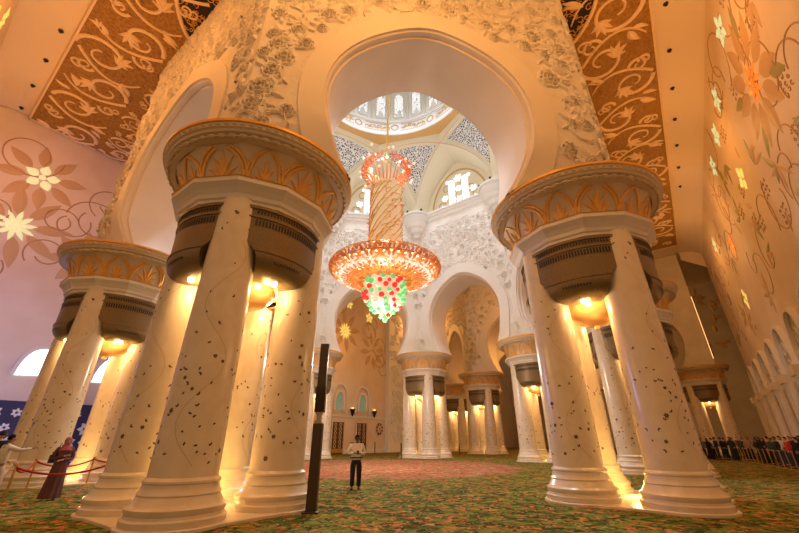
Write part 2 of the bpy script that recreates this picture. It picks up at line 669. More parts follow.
O2Y = OY + 44.1
for k in range(8):
    put_side(OX, OY, k, 'wall_' + SIDE_NAMES[k])
for k in (4, 5, 6, 7, 0, 3, 2):
    put_side(OX, O2Y, k, 'wall_far_' + SIDE_NAMES[k])

# ------------------------------------------------------------------ column clusters
COLR = 1.21
rnd = random.Random(11)


def column_mesh():
    m = MB()
    prof = [(.99, .06), (1.0, .10), (1.0, .18), (.95, .21), (.935, .26), (.96, .31), (.965, .37), (.90, .41), (.87, .45), (.83, .52), (.80, .57), (.815, .60), (.80, .63), (.775, .66), (.755, .72), (.745, .78), (.765, .80), (.765, .84), (.73, .87), (.70, .90)]
    prof += [(.70 - .012 * (z - .9), z) for z in (1.5, 2.5, 3.5, 4.5, 5.5, 6.5, 7.5, 7.9)]
    m.lathe(prof, 40, cap0=True, cap1=True)
    return m


def inlay_mesh(rnd):
    d, s = MB(), MB()
    rad = lambda z: .70 - .012 * (z - .9)

    def mp(u, v, h):
        r = rad(v) + .002 + h
        a = u / .68
        return (r * math.cos(a), r * math.sin(a), v)
    C = 2 * PI * .68
    m = MB()
    for vine in range(3):
        u, z, a = rnd.uniform(0, C), 1.1, PI / 2
        pts = []
        ph = rnd.random() * 6
        for i in range(60):
            pts.append((u + .38 * math.sin(ph + i * .21), z + i * .092))
        m.cur = 1
        ribbon(m, pts, lambda t: .008, .001, mp)
    m.cur = 0
    n = 0
    while n < 125:
        z = rnd.choice((rnd.uniform(1.1, 7.4), rnd.uniform(1.3, 3.6)))
        u = rnd.uniform(0, C)
        n += 1
        t = rnd.random()
        if t < .16:
            flower(m, (u, z), rnd.uniform(.045, .075), 6, .002, mp, rnd.random(), None, .05)
        elif t < .5:
            a = rnd.random() * 6.28
            leaf(m, (u, z), a, rnd.uniform(.07, .10), .022, .002, mp, n=4)
            leaf(m, (u, z), a + 1.2, .06, .018, .002, mp, n=4)
        else:
            leaf(m, (u, z), rnd.random() * 6.28, rnd.uniform(.06, .10), .022, .002, mp, n=4)
    return m


me_col = column_mesh().mesh('marble column', M['marble'], 'auto')
me_inl = [inlay_mesh(rnd).mesh('flower inlay', [M['inlay'], M['inlay_soft']]) for _ in range(3)]

# vent box: a cylinder sector between two columns, with a bowl-shaped lower edge


def vent_meshes():
    RB = 2.20
    body = MB()
    slot_rows = []
    # (z, radius, half angle in degrees)
    st = [(7.76, RB, 36), (7.5, RB, 36), (7.1, RB, 36), (6.8, RB, 35.5), (6.6, RB, 33.5), (6.48, RB, 31), (6.4, RB, 28.5), (6.28, RB + .02, 26.5), (6.15, RB, 25.5), (6.0, RB - .07, 25), (5.88, RB - .2, 24.5), (5.8, RB - .38, 24), (5.76, RB - .6, 23), (5.76, RB - .9, 20)]
    rows = []
    for z, r, h in st:
        rows.append([(r * math.cos(R(h) * t), r * math.sin(R(h) * t), z) for t in [(-1 + 2 * j / 20) for j in range(21)]])
    body.grid(rows)
    # back-going side cheeks
    for e in (0, -1):
        body.grid([[rw[e] for rw in rows], [(rw[e][0] * .70, rw[e][1] * .55, rw[e][2]) for rw in rows]])
    body.quad(rows[0][0], rows[0][-1], (1.2, .5, 7.76), (1.2, -.5, 7.76))
    rim = []
    for z, r, t in ((6.36, RB + .02, .035), (7.69, RB + .03, .05), (7.38, RB + .015, .02)):
        q_ = MB()
        ha = 28.4 if z < 7 else 36
        q_.grid([[(rr * math.cos(R(ha) * a), rr * math.sin(R(ha) * a), zz) for a in [(-1 + 2 * j / 20) for j in range(21)]] for rr, zz in ((r - .03, z - t), (r + .02, z - t), (r + .02, z + t), (r - .03, z + t))])
        rim.append(q_)
    for zz, hh, lo, hi in ((7.54, .055, -30, 30), (7.20, .10, -30, 30), (6.10, .045, -12, 12)):
        slots = MB()
        a = lo
        while a < hi:
            r = RB + .012 if zz > 7 else RB - .005
            p = [(r * math.cos(R(x)), r * math.sin(R(x)), z) for x, z in ((a, zz - hh), (a + 1.5, zz - hh), (a + 1.5, zz + hh), (a, zz + hh))]
            slots.add(p, [(0, 1, 2, 3)])
            a += 2.4
        slot_rows.append(slots)
    return body, rim, slot_rows


vb, vr, vs_ = vent_meshes()
me_vb = vb.mesh('vent housing', M['bronze'], 'auto')
me_vr = [q.mesh('vent rim', M['bronze'], 'auto') for q in vr]
me_vs = [q.mesh('vent slots', M['bronze_dark']) for q in vs_]
me_lampspot = MB()
me_lampspot.lathe([(.07, 5.66), (.085, 5.70), (.085, 5.78)], 12, (1.62, 0), cap0=True)
me_lampspot = me_lampspot.mesh('spotlight', M['bulb'])


def capital_meshes():
    neck = MB()
    P12 = PI / 12
    # 12-sided cornice
    neck.lathe([(2.24, 8.10), (2.28, 8.12), (2.28, 8.22), (2.34, 8.26), (2.36, 8.38), (2.46, 8.52), (2.56, 8.62), (2.60, 8.66), (2.60, 8.80), (2.44, 8.84)], 12, rot=P12, cap0=True)
    FP = [(2.30, 8.80), (2.31, 8.9), (2.38, 9.2), (2.50, 9.5), (2.66, 9.75), (2.80, 9.92)]
    flare = MB()
    flare.lathe(FP, 12, rot=P12)
    flare.lathe([(2.72, 9.86), (2.90, 9.88), (2.93, 9.94), (2.90, 10.0), (3.03, 10.03), (3.06, 10.10), (3.12, 10.13), (3.14, 10.26)], 72)
    flare.lathe([(3.10, 10.37), (.2, 10.385)], 72)
    top = MB()
    top.lathe([(3.12, 10.25), (3.19, 10.28), (3.19, 10.37), (3.12, 10.40)], 72)
    beads = MB()
    for rc, zc_, am, n in ((3.10, 10.20, .06, 84), (2.95, 9.92, .075, 60)):
        rows = []
        for q in range(7):
            th = 2 * PI * q / 6
            rows.append([((rc + am * abs(math.sin(n * a / 2)) ** .6 * math.cos(th)) * math.cos(a), (rc + am * abs(math.sin(n * a / 2)) ** .6 * math.cos(th)) * math.sin(a), zc_ + (am * (.3 + .7 * abs(math.sin(n * a / 2)))) * math.sin(th)) for a in [2 * PI * w_ / (n * 4) for w_ in range(n * 4)]])
        beads.grid(rows, True)
    # gold palmettes on the flare
    fs = [0]
    for a, c in zip(FP, FP[1:]):
        fs.append(fs[-1] + math.hypot(c[0] - a[0], c[1] - a[1]))

    def mp(u, v, h):
        # u = arc length at r 2.5, v = metres up the flare
        a = u / 2.5
        v = max(0, min(fs[-1] - 1e-4, v))
        i = max(j for j in range(len(fs)) if fs[j] <= v)
        f = (v - fs[i]) / (fs[i + 1] - fs[i])
        rr = FP[i][0] + (FP[i + 1][0] - FP[i][0]) * f
        z = FP[i][1] + (FP[i + 1][1] - FP[i][1]) * f
        d = ((a + P12) % (PI / 6)) - P12
        rr = rr * math.cos(P12) / math.cos(d) + .015
        return ((rr + h) * math.cos(a), (rr + h) * math.sin(a), z - h * .3)
    leafs = MB()
    step = 2.5 * PI / 6
    for k in range(12):
        c = step * k
        if k % 2 == 0:
            for da, ln, wd in ((0, 1.02, .10), (.42, .86, .085), (-.42, .86, .085), (.85, .66, .075), (-.85, .66, .075), (1.25, .45, .06), (-1.25, .45, .06)):
                leaf(leafs, (c, .05), PI / 2 + da, ln, wd, .04, mp, .16 if da < 0 else (-.16 if da > 0 else 0), 9)
        else:
            for da, ln, wd in ((0, .82, .085), (.45, .62, .07), (-.45, .62, .07), (.9, .42, .055), (-.9, .42, .055)):
                leaf(leafs, (c, .05), PI / 2 + da, ln, wd, .04, mp, .16 if da < 0 else (-.16 if da > 0 else 0), 9)
            for sg in (-1, 1):
                for o_ in (0, .13):
                    ribbon(leafs, bez((c + sg * (.48 + o_), .03), (c + sg * (.50 + o_), .80), (c + sg * (1.02 + o_), 1.12 - o_ * .4), 12), lambda t: .05, .03, mp)
                    ribbon(leafs, bez((c + sg * (.62 - o_), .03), (c + sg * (.56 - o_), .85), (c + sg * (.02 + o_), 1.14 - o_), 12), lambda t: .045, .03, mp)
    line = MB()
    for r0, z0 in ((2.60, 8.82), (2.80, 9.91), (2.31, 8.87)):
        line.lathe([(r0, z0 - .025), (r0 + .035, z0), (r0, z0 + .025)], 12, rot=P12)
    for q_ in (neck, flare, top, beads, leafs, line):
        q_.v = [(x, y, z - .37) for x, y, z in q_.v]
    return neck, flare, top, beads, leafs, line


cm = capital_meshes()
me_cap = dict(neck=cm[0].mesh('capital cornice', M['band']), flare=cm[1].mesh('capital flare', M['capital'], 'auto'), top=cm[2].mesh('capital rim', M['gold'], 'auto'),
              beads=cm[3].mesh('beading', M['capital'], True), leaves=cm[4].mesh('gold palmettes', M['gold']), line=cm[5].mesh('gold line', M['gold']))


def mk(name, me, parent, loc=None, rz=0, label=None):
    o = bpy.data.objects.new(name, me)
    col.objects.link(o)
    o.parent = parent
    if loc:
        o.location = loc
    o.rotation_euler.z = rz
    if label:
        o['label'] = label
    return o


def cluster(loc, label, rz=0.0):
    t = empty('column_cluster', loc, rz, label, 'column', 'clusters of four marble columns carrying the arches')
    p = MB()
    pts = []
    for q in range(4):
        a0 = q * PI / 2
        c = Vector((COLR, COLR)) if q == 0 else Vector((-COLR, COLR)) if q == 1 else Vector((-COLR, -COLR)) if q == 2 else Vector((COLR, -COLR))
        for e in range(13):
            a = a0 - .42 + (PI / 2 + .84) * e / 12
            pts.append((c.x + 1.07 * math.cos(a), c.y + 1.07 * math.sin(a)))
    n_ = len(pts)
    p.add([(x, y, 0) for x, y in pts] + [(x, y, .05) for x, y in pts] + [(x * .99, y * .99, .065) for x, y in pts],
          [(i, (i + 1) % n_, n_ + (i + 1) % n_, n_ + i) for i in range(n_)] + [(n_ + i, n_ + (i + 1) % n_, 2 * n_ + (i + 1) % n_, 2 * n_ + i) for i in range(n_)] + [tuple(range(2 * n_, 3 * n_))])
    p.build('plinth', M['plinth'], t)
    i = 0
    for sx, sy in ((1, -1), (-1, -1), (1, 1), (-1, 1)):
        c = mk('column', me_col, t, (sx * COLR, sy * COLR, 0), i * 1.3)
        mk('flower_inlay', me_inl[i % 3], c, label='dark stone flower and leaf inlay')
        i += 1
    for q in range(4):
        v = mk('vent_box', me_vb, t, (0, 0, 0), q * PI / 2)
        for q_ in me_vr:
            mk('vent_rim', q_, v)
        for q_ in me_vs:
            mk('vent_slots', q_, v, label='row of dark vent slots')
        mk('spotlight', me_lampspot, v)
    cp = mk('capital', me_cap['flare'], t)
    mk('cornice', me_cap['neck'], cp)
    mk('capital_rim', me_cap['top'], cp)
    mk('beading', me_cap['beads'], cp)
    mk('palmette_leaves', me_cap['leaves'], cp, label='gilded palmette leaves')
    mk('gold_line', me_cap['line'], cp)
    lb = MB()
    lb.lathe([(.05, 5.12), (.09, 5.16), (.09, 5.26), (.34, 5.30), (.66, 5.42), (.90, 5.62), (1.0, 5.86), (1.26, 5.9), (1.3, 5.95), (1.3, 7.8)], 32, cap0=True)
    lb.build('lamp_bowl', M['lampbowl'], t, 'auto')
    u = MB()
    u.lathe([(.34, .07), (.34, .10), (.3, .11)], 20, cap1=True)
    u.build('floor_uplight', M['uplight'], t)
    return t


def pt(name, loc, e, c, parent=None, size=.15):
    l = bpy.data.lights.new(name, 'POINT')
    l.energy = e
    l.color = c
    l.shadow_soft_size = size
    o = bpy.data.objects.new(name, l)
    col.objects.link(o)
    o.location = loc
    if parent:
        o.parent = parent
    return o


VA = {n: polar(RV, R(a)) for n, a in dict(A=-67.5, B=-22.5, D=22.5, D2=67.5, B2=112.5, A2=157.5, C2=202.5, C=-112.5).items()}
CL = [
    ('A', (VA['A'][0], VA['A'][1]), 'large marble column cluster in the left foreground, nearest the dark pole'),
    ('B', (VA['B'][0], VA['B'][1]), 'large marble column cluster in the right foreground'),
    ('C', (VA['C'][0] + .45, VA['C'][1] + .1), 'bluish lit column cluster at far left behind the rope barrier'),
    ('D', (VA['D'][0], VA['D'][1]), 'column cluster directly behind the right foreground cluster'),
    ('D2', (VA['D2'][0], VA['D2'][1]), 'column cluster at middle distance just left of the right foreground columns'),
    ('B2', (VA['B2'][0], VA['B2'][1]), 'white lit column cluster across the hall, right of the carved wall panel'),
    ('A2', (VA['A2'][0], VA['A2'][1]), 'column cluster across the hall partly behind the dark pole'),
    ('C2', (VA['C2'][0], VA['C2'][1]), 'column cluster mostly hidden behind the left foreground columns'),
    ('F', (VA['C'][0], VA['C'][1] + 44.1), 'far column cluster under the orange pier, seen through the arch'),
    ('FA', (VA['A'][0], VA['A'][1] + 44.1), 'far column cluster glimpsed between the columns on the right'),
    ('G', (VA['C2'][0], VA['C2'][1] + 44.1), 'small distant column cluster just right of the white lit cluster'),
    ('GA', (VA['A2'][0], VA['A2'][1] + 44.1), 'distant column cluster in the far hall behind the orange pier'),
    ('H', (2.1, 62.0), 'distant column cluster behind the waiting crowd on the right'),
]
for n, p, lab in CL:
    t = cluster((p[0], p[1], 0), lab)
    near = n in 'ABCD'
    for sx, sy in ((0, 1), (0, -1), (1, 0), (-1, 0)):
        if n in ('A', 'B', 'C', 'D', 'D2', 'B2', 'A2', 'F', 'G', 'H'):
            pt('cluster_spot', (sx * 1.3, sy * 1.3, 5.6), 60, (1.0, .58, .22), t)
    if n in ('A', 'B', 'D', 'C'):
        pt('uplight_glow', (0, 0, .5), 35, (1.0, .60, .18), t)

# ------------------------------------------------------------------ aisle ceilings
WX, WY, EX = -37.0, -2.9, 6.6
mb = MB()


def ring_ceiling(cx, cy, x0, x1, y0, y1, z):
    Ro = (AP + OUT) / math.cos(PI / 8)
    v = [(cx + Ro * math.cos(PI / 8 + k * PI / 4), cy + Ro * math.sin(PI / 8 + k * PI / 4), z) for k in range(8)]
    # k: 0 NE-lower(22.5) 1(67.5) 2(112.5) 3(157.5) 4(202.5) 5(247.5) 6(292.5) 7(337.5)
    E = lambda i: (x1, v[i][1], z)
    W_ = lambda i: (x0, v[i][1], z)
    Nn = lambda i: (v[i][0], y1, z)
    S = lambda i: (v[i][0], y0, z)
    for f in ([v[7], E(7), E(0), v[0]], [v[0], E(0), (x1, y1, z), Nn(1), v[1]], [v[1], Nn(1), Nn(2), v[2]], [v[2], Nn(2), (x0, y1, z), W_(3), v[3]],
              [v[3], W_(3), W_(4), v[4]], [v[4], W_(4), (x0, y0, z), S(5), v[5]], [v[5], S(5), S(6), v[6]], [v[6], S(6), (x1, y0, z), E(7), v[7]]):
        mb.add(f, [tuple(range(len(f)))])


ring_ceiling(OX, OY, WX, EX, WY, 42.5, ZC + .35)
ring_ceiling(OX, O2Y, WX, EX + 6, 42.5, 90, ZC + .35)
Ro = (AP + OUT)
mb.lathe([(Ro / math.cos(PI / 8), ZL), (.01, ZL + .1)], 8, (OX, O2Y), rot=PI / 8)
struct(mb.build('ceiling', M['cove']))

# ------------------------------------------------------------------ carved ceiling panels


def scroll_panel(name, L_, W_, label, seed, pierced, ext=None):
    """a panel in local x (0..L) by y (0..W), facing down at z=0"""
    rnd = random.Random(seed)
    t = empty(name, (0, 0, 0), 0, label, 'ceiling panel')
    bd = MB()
    bd.box(0, L_, 0, W_, 0, .3)
    if ext:
        bd.box(*ext, 0, .3)
    bd.build('carved_board', M['ceil_brown'], t)
    fr = MB()
    for x0, x1, y0, y1 in ((-.08, L_ + .08, -.08, .05), (-.08, .05, -.08, W_), (L_ - .05, L_ + .08, -.08, W_)):
        fr.box(x0, x1, y0, y1, -.06, .32)
    fr.build('panel_frame', M['ceil_cream'], t)
    mp = lambda u, v, h: (u, v, -h)
    cream, lines, dark, arab, fl = MB(), MB(), MB(), MB(), MB()
    # pierced dark areas, lens shaped along the wall side
    for cx, ln in pierced:
        n = 24
        top = [(cx - ln + 2 * ln * i / n, W_ - .02) for i in range(n + 1)]
        bot = [(x, W_ - .02 - (W_ * .46) * math.sin(PI * i / n) ** .8) for i, (x, _) in enumerate(top)]
        dark.grid([[(x, y, -.015) for x, y in top], [(x, y, -.015) for x, y in bot]])
        ribbon(cream, bot, lambda t: .13, .10, mp)
        for k in range(int(ln * 26)):
            i = rnd.randint(3, n - 3)
            y0, y1 = bot[i][1], W_ - .05
            c = (top[i][0] + rnd.uniform(-.3, .3), rnd.uniform(y0, y1))
            r = min(rnd.uniform(.10, .26), max(.07, (y1 - y0) * .3))
            ribbon(arab, spiral(c, r, rnd.random() * 6, .9, .3, 12, rnd.choice((-1, 1))), lambda t: .022, .05, mp)
    # large scrolls, repeated along the length; regions = (x0, x1, y0, y1)
    for x0, x1, y0, y1 in [(0, L_, 0, W_)] + ([ext] if ext else []):
        H_ = y1 - y0
        x = x0 + .9
        k = 0
        while x < x1 - .8:
            s = 1 if k % 2 else -1
            j1, j2 = rnd.uniform(-.12, .12), rnd.uniform(.85, 1.15)
            Y = lambda q: y0 + H_ * (.5 + q)
            r = H_ * .30 * j2
            cy = Y(-s * .14 + j1 * .3)
            wd = .10 * H_ / 4.2
            ribbon(cream, spiral((x, cy), r, PI / 2 * s + PI + j1, 1.2, .22, 30, s), lambda t: wd * (1.4 - .9 * t), .08, mp)
            ribbon(cream, bez((x - r * .2, Y(-s * .44)), (x - r * 2.0, Y(s * .10)), (x - r * .4, Y(s * .42)), 16), lambda t: wd * (1.1 - .6 * t), .08, mp)
            ribbon(cream, spiral((x + r * 1.15, Y(s * .27)), r * .42, -PI / 2 * s, 1.2, .2, 22, -s), lambda t: wd * .8 * (1.3 - .8 * t), .08, mp)
            ribbon(cream, spiral((x - r * 1.2, Y(-s * .36)), r * .30, PI / 2 * s, 1.1, .2, 18, s), lambda t: wd * .7 * (1.3 - .8 * t), .08, mp)
            c = (x + r * .1, Y(s * .04 + j1 * .5))
            a = rnd.uniform(-.6, .6) + (0 if s > 0 else PI)
            q = H_ / 4.2
            for da, ln, w2 in ((0, 1.15, .17), (.5, 1.0, .16), (-.5, 1.0, .16), (1.0, .7, .12), (-1.0, .7, .12)):
                leaf(fl, c, a + da, ln * q, w2 * q, .12, mp, -.18 * da)
            leaf(fl, (x - r * .9, Y(s * .22)), a + 2.2, 1.1 * q, .22 * q, .10, mp, .2)
            leaf(fl, (x + r * 1.2, Y(-s * .26)), a - 1.0, .9 * q, .16 * q, .10, mp, -.2)
            x += H_ * rnd.uniform(.66, .80)
            k += 1
    # fine carved tracery on the brown board
    for k in range(int(L_ * 6)):
        c = (rnd.uniform(.3, L_ - .3), rnd.uniform(.25, W_ - .3))
        ribbon(lines, spiral(c, rnd.uniform(.15, .3), rnd.random() * 6, .8, .3, 10, rnd.choice((-1, 1))), lambda t: .02, .03, mp)
    lines.build('carved_tracery', M['ceil_brown'], t)
    cream.build('scrollwork', M['ceil_cream'], t)
    fl.build('carved_flowers', M['ceil_cream'], t)
    if pierced:
        d = dark.build('pierced_opening', M['ceil_dark'], t)
        arab.build('gold_arabesque', M['gold'], d)
    return t


# left panel: x from -36.8 to -8, y from -0.3 to 3.85
p = scroll_panel('ceiling_panel', 30.0, 4.4, 'brown carved ceiling panel with cream scrolls at upper left', 3, [(20.2, 3.4), (26.5, 2.6)], (0, 12.2, 4.4, 6.9))
p.location = (-36.7, -.32, ZC)
# right panel: x from 0.09 to 4.2, y from 8 to 56   (rotated: local x -> world y, local y -> world -x)
p = scroll_panel('ceiling_panel', 48.3, 4.45, 'brown carved ceiling panel with cream scrolls at upper right', 9, [(3.2, 2.6), (8.4, 2.8)])
p.location = (4.2, 8.0, ZC)
p.rotation_euler.z = PI / 2

# coves between panel and wall: concave plaster
mb = MB()
rows = []
for i in range(9):
    a = PI / 2 * i / 8
    rows.append((math.sin(a), math.cos(a)))
mb.grid([[(x, -.4 - 2.5 * s, ZC + .3 - 1.1 * (1 - c)) for x in (-36.9, -6)] for s, c in rows])
struct(mb.build('trim_1', M['cove'], smooth=True))
mb = MB()
mb.grid([[(4.28 + 2.32 * s, y, ZC + .3 - 1.1 * (1 - c)) for y in (5, 60)] for s, c in rows])
mb.quad((4.28, 60, ZC + .3), (6.6, 60, ZC + .3), (6.6, 60, 22.5), (4.28, 60, 24.2))
struct(mb.build('trim_2', M['cove'], smooth=True))


def downlight(loc, lab, grp):
    m = MB()
    m.lathe([(.07, -.12), (.10, -.02), (.14, 0), (.14, .04)], 14, cap0=True)
    tag(m.build('downlight', M['black'], loc=loc), lab, 'light', grp)


for i in range(6):
    downlight((-36.2 + 3.35 * i, -1.0, ZC + .18), 'small black downlight in the upper left cove, %s' % ORD(i, 6, 'the wall end'), 'left cove downlights')
for i in range(9):
    downlight((5.0, 12.8 + 3.62 * i, ZC + .18), 'small black downlight in the upper right cove, %s' % ORD(i, 9, 'the top'), 'right cove downlights')

# ------------------------------------------------------------------ outer walls
mb = MB()
mb.box(-37.4, -37.0, -14, 100, 0, ZC + .4)
struct(mb.build('wall_west', M['wall']))
mb = MB()
mb.box(-37, -7, WY - .3, WY, 9, ZC + .4)
struct(mb.build('wall_south', M['wall']))
mb = MB()
mb.box(EX, EX + .6, 6, 60.3, 0, ZC + .4)
struct(mb.build('wall_right', M['wall']))
mb = MB()
mb.box(-37, 14, 100, 100.4, 0, ZC + .4)
struct(mb.build('wall_north', M['wall']))
mb = MB()
mb.box(13, 13.4, 60, 100, 0, ZC + .4)
mb.box(EX + .6, 13.4, 60.0, 60.3, 0, ZC + .4)
struct(mb.build('wall_far_right', M['wall_grey']))
# end wall behind cluster H with carved dark upper part
mb = MB()
mb.box(-1, 13, 76, 76.4, 0, ZC + .4)
w_ = struct(mb.build('wall_end', M['wall_grey']))
rl = MB()
rnd = random.Random(5)
mp = lambda u, z, h: (u, 76 - h, z)
for k in range(46):
    leaf(rl, (rnd.uniform(4, 12), rnd.uniform(13, 24)), rnd.random() * 6.28, rnd.uniform(.8, 1.6), .3, .12, mp, .2)
rl.build('carved_relief', M['petal_brown'], w_)


# horseshoe arch wall carried by cluster H
def simple_arch_wall(name, p0, p1, thick, zt):
    m = MB()
    d = Vector((p1[0] - p0[0], p1[1] - p0[1], 0))
    ln = d.length
    d.normalize()
    n = Vector((-d.y, d.x, 0))
    mid = Vector((p0[0], p0[1], 0)) + d * ln / 2
    inner = arch_pts(AA, AB_, AC)
    U = ln / 2
    rect = wall_rect_pts(U, ZS, zt, inner, AC)
    # add exact corners by snapping the nearest boundary points
    for su in (1, -1):
        i = min(range(len(rect)), key=lambda q: math.hypot(rect[q][0] - su * U, rect[q][1] - zt))
        rect[i] = (su * U, zt)
    fn = lambda u, z, o: mid + d * u + n * o + Vector((0, 0, z))
    t = thick / 2
    m.grid([[fn(u, z, -t) for u, z in rect], [fn(u, z, -t) for u, z in inner], [fn(u, z, t) for u, z in inner], [fn(u, z, t) for u, z in rect], [fn(u, z, -t) for u, z in rect]])
    return struct(m.build(name, M['stone']))


simple_arch_wall('wall_pier', (-9.0, 62.0), (3.9, 62.0), 3.4, ZC + .3)
# glowing slit beside the pier
mb = MB()
mb.box(3.92, 3.98, 60.4, 60.5, 10.8, 19.0)
M['strip'] = mat('warm strip', (1, .6, .3), .4, 0, (1, .55, .2), 1.4)
tag(mb.build('light_strip', M['strip']), 'thin vertical warm light strip beside the far pier', 'light')

# ------------------------------------------------------------------ wall flowers and vines


def wall_map(axis, pos, sgn):
    if axis == 'x':
        return lambda u, v, h: (pos + sgn * h, u, v)
    return lambda u, v, h: (u, pos + sgn * h, v)


def lit_flower(c, r, n, mp, m, lab, grp, cat='wall light', rot=0.3, aspect=None, ringed=False):
    a = MB()
    if aspect:
        base = mp
        mp = lambda u, v, h: base(c[0] + (u - c[0]) * aspect, v, h)
    flower(a, c, r, n, .05, mp, rot, r * (1.5 if n <= 6 else 1.35) / n, .22)
    if ringed:
        flower(a, c, r * .45, n, .08, mp, rot + PI / n, r * .12, .1)
    disc(a, c, r * .2, .06, mp, 12)
    tag(a.build('flower_light', m), lab, cat, grp)


mpW = wall_map('x', -37.0, 1)
mpS = wall_map('y', WY, 1)
mpE = wall_map('x', EX, -1)
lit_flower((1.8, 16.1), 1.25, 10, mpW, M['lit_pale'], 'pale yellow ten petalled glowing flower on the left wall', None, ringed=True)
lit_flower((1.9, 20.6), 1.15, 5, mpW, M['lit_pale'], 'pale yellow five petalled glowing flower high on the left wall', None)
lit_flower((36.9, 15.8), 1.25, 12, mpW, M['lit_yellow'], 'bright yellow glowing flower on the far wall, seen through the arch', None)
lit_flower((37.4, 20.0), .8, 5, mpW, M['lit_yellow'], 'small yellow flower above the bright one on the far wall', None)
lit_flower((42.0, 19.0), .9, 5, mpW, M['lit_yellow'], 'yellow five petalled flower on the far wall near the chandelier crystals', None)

# big outlined flowers and circling vines on the west wall
vn, pe = MB(), MB()
rnd = random.Random(8)
for c, r in (((1.8, 16.1), 3.3), ((1.9, 20.6), 2.6), ((6.5, 15.0), 2.2), ((36.9, 15.8), 3.0), ((43, 14), 2.6)):
    for k in range(8):
        a = k * PI / 4 + .2
        leaf(pe, (c[0] + .9 * math.cos(a), c[1] + .9 * math.sin(a)), a, r * .75, .42, .03, mpW)
for k in range(26):
    c = (rnd.choice((rnd.uniform(-1, 9), rnd.uniform(30, 46))), rnd.uniform(10, 23))
    ribbon(vn, spiral(c, rnd.uniform(1.0, 2.2), rnd.random() * 6, rnd.uniform(.7, 1.1), .5, 30, rnd.choice((-1, 1))), lambda t: .05, .03, mpW)
vine_w = vn.build('wall_vines', M['vine'])
struct(vine_w)
vine_w.name = 'trim_3'
o = pe.build('trim_4', M['petal_brown'])
struct(o)
# coloured inlay high on the south wall
fl = MB()
rnd = random.Random(12)
for k in range(7):
    c = (-19 - 2.6 * k + rnd.uniform(-.4, .4), rnd.uniform(19.8, 22.6))
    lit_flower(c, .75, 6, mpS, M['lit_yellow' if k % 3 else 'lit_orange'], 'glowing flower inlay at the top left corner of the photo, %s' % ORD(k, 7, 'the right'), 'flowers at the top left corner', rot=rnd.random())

# right wall: vines, petals, glowing flowers
vn, pe, gr, dots = MB(), MB(), MB(), MB()
rnd = random.Random(21)
lit_flower((20.4, 17.6), 1.15, 9, mpE, M['lit_orange'], 'large glowing orange flower on the upper right wall', None, rot=.1)
pe_c = (20.4, 17.6)
for k in range(11):
    a = 2 * PI * k / 11 + .15
    leaf(pe, (pe_c[0] + 1.1 * math.cos(a), pe_c[1] + 1.1 * math.sin(a)), a, 2.3, .55, .05, mpE)
    if k % 3 == 0:
        leaf(gr, (pe_c[0] + 2.2 * math.cos(a + .2), pe_c[1] + 2.2 * math.sin(a + .2)), a + .2, 1.8, .35, .04, mpE)
stars = [(720, 30), (716, 102), (714, 135), (712, 165)]
for i, (y, z) in enumerate(((20.6, 21.9), (26.2, 21.9), (29.9, 21.7), (34.4, 21.9), (48.0, 20.5))):
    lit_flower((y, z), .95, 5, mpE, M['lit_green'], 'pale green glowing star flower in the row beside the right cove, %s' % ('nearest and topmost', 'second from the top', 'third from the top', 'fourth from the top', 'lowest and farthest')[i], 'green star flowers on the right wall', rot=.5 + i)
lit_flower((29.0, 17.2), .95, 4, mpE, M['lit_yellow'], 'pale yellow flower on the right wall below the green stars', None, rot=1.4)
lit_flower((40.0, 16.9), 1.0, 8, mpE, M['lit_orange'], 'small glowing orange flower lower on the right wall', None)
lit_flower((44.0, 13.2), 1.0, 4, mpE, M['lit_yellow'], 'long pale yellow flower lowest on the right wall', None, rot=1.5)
for k in range(46):
    c = (rnd.uniform(14, 58), rnd.uniform(11.2, 22.5))
    r = rnd.uniform(1.0, 2.4)
    ribbon(vn, spiral(c, r, rnd.random() * 6, rnd.uniform(.5, 1.0), .35, 30, rnd.choice((-1, 1))), lambda t: .04, .03, mpE)
for k in range(34):
    c = (rnd.uniform(16, 58), rnd.uniform(10.5, 21))
    a0 = rnd.random() * 6
    for q in range(rnd.choice((1, 3, 5))):
        leaf(pe if rnd.random() < .6 else gr, c, a0 + q * .8, rnd.uniform(.9, 1.9), .22, .05, mpE, rnd.uniform(-.2, .2))
for bx in range(18):
    cy, cz = rnd.uniform(15, 34), rnd.uniform(11, 22)
    for i in range(3):
        for j in range(3):
            ribbon(dots, spiral((cy + i * .42, cz + j * .36), .14, rnd.random() * 6, .8, .4, 8), lambda t: .02, .03, mpE)
for nm, m_, mt in (('trim_5', vn, M['vine']), ('trim_6', pe, M['petal_brown']), ('trim_7', gr, M['petal_green']), ('trim_8', dots, M['vine'])):
    struct(m_.build(nm, mt))


# blind arched windows of the right wall, with engaged columns between them
def pointed(a, h, n=12):
    """pointed arch outline: from (a,0) over the apex (0,h) to (-a,0)"""
    r = []
    for i in range(n + 1):
        t = i / n
        r.append((a * math.cos(t * PI / 2) ** .8, h * math.sin(t * PI / 2) ** 1.0))
    return r + [(-x, z) for x, z in r[-2::-1]]


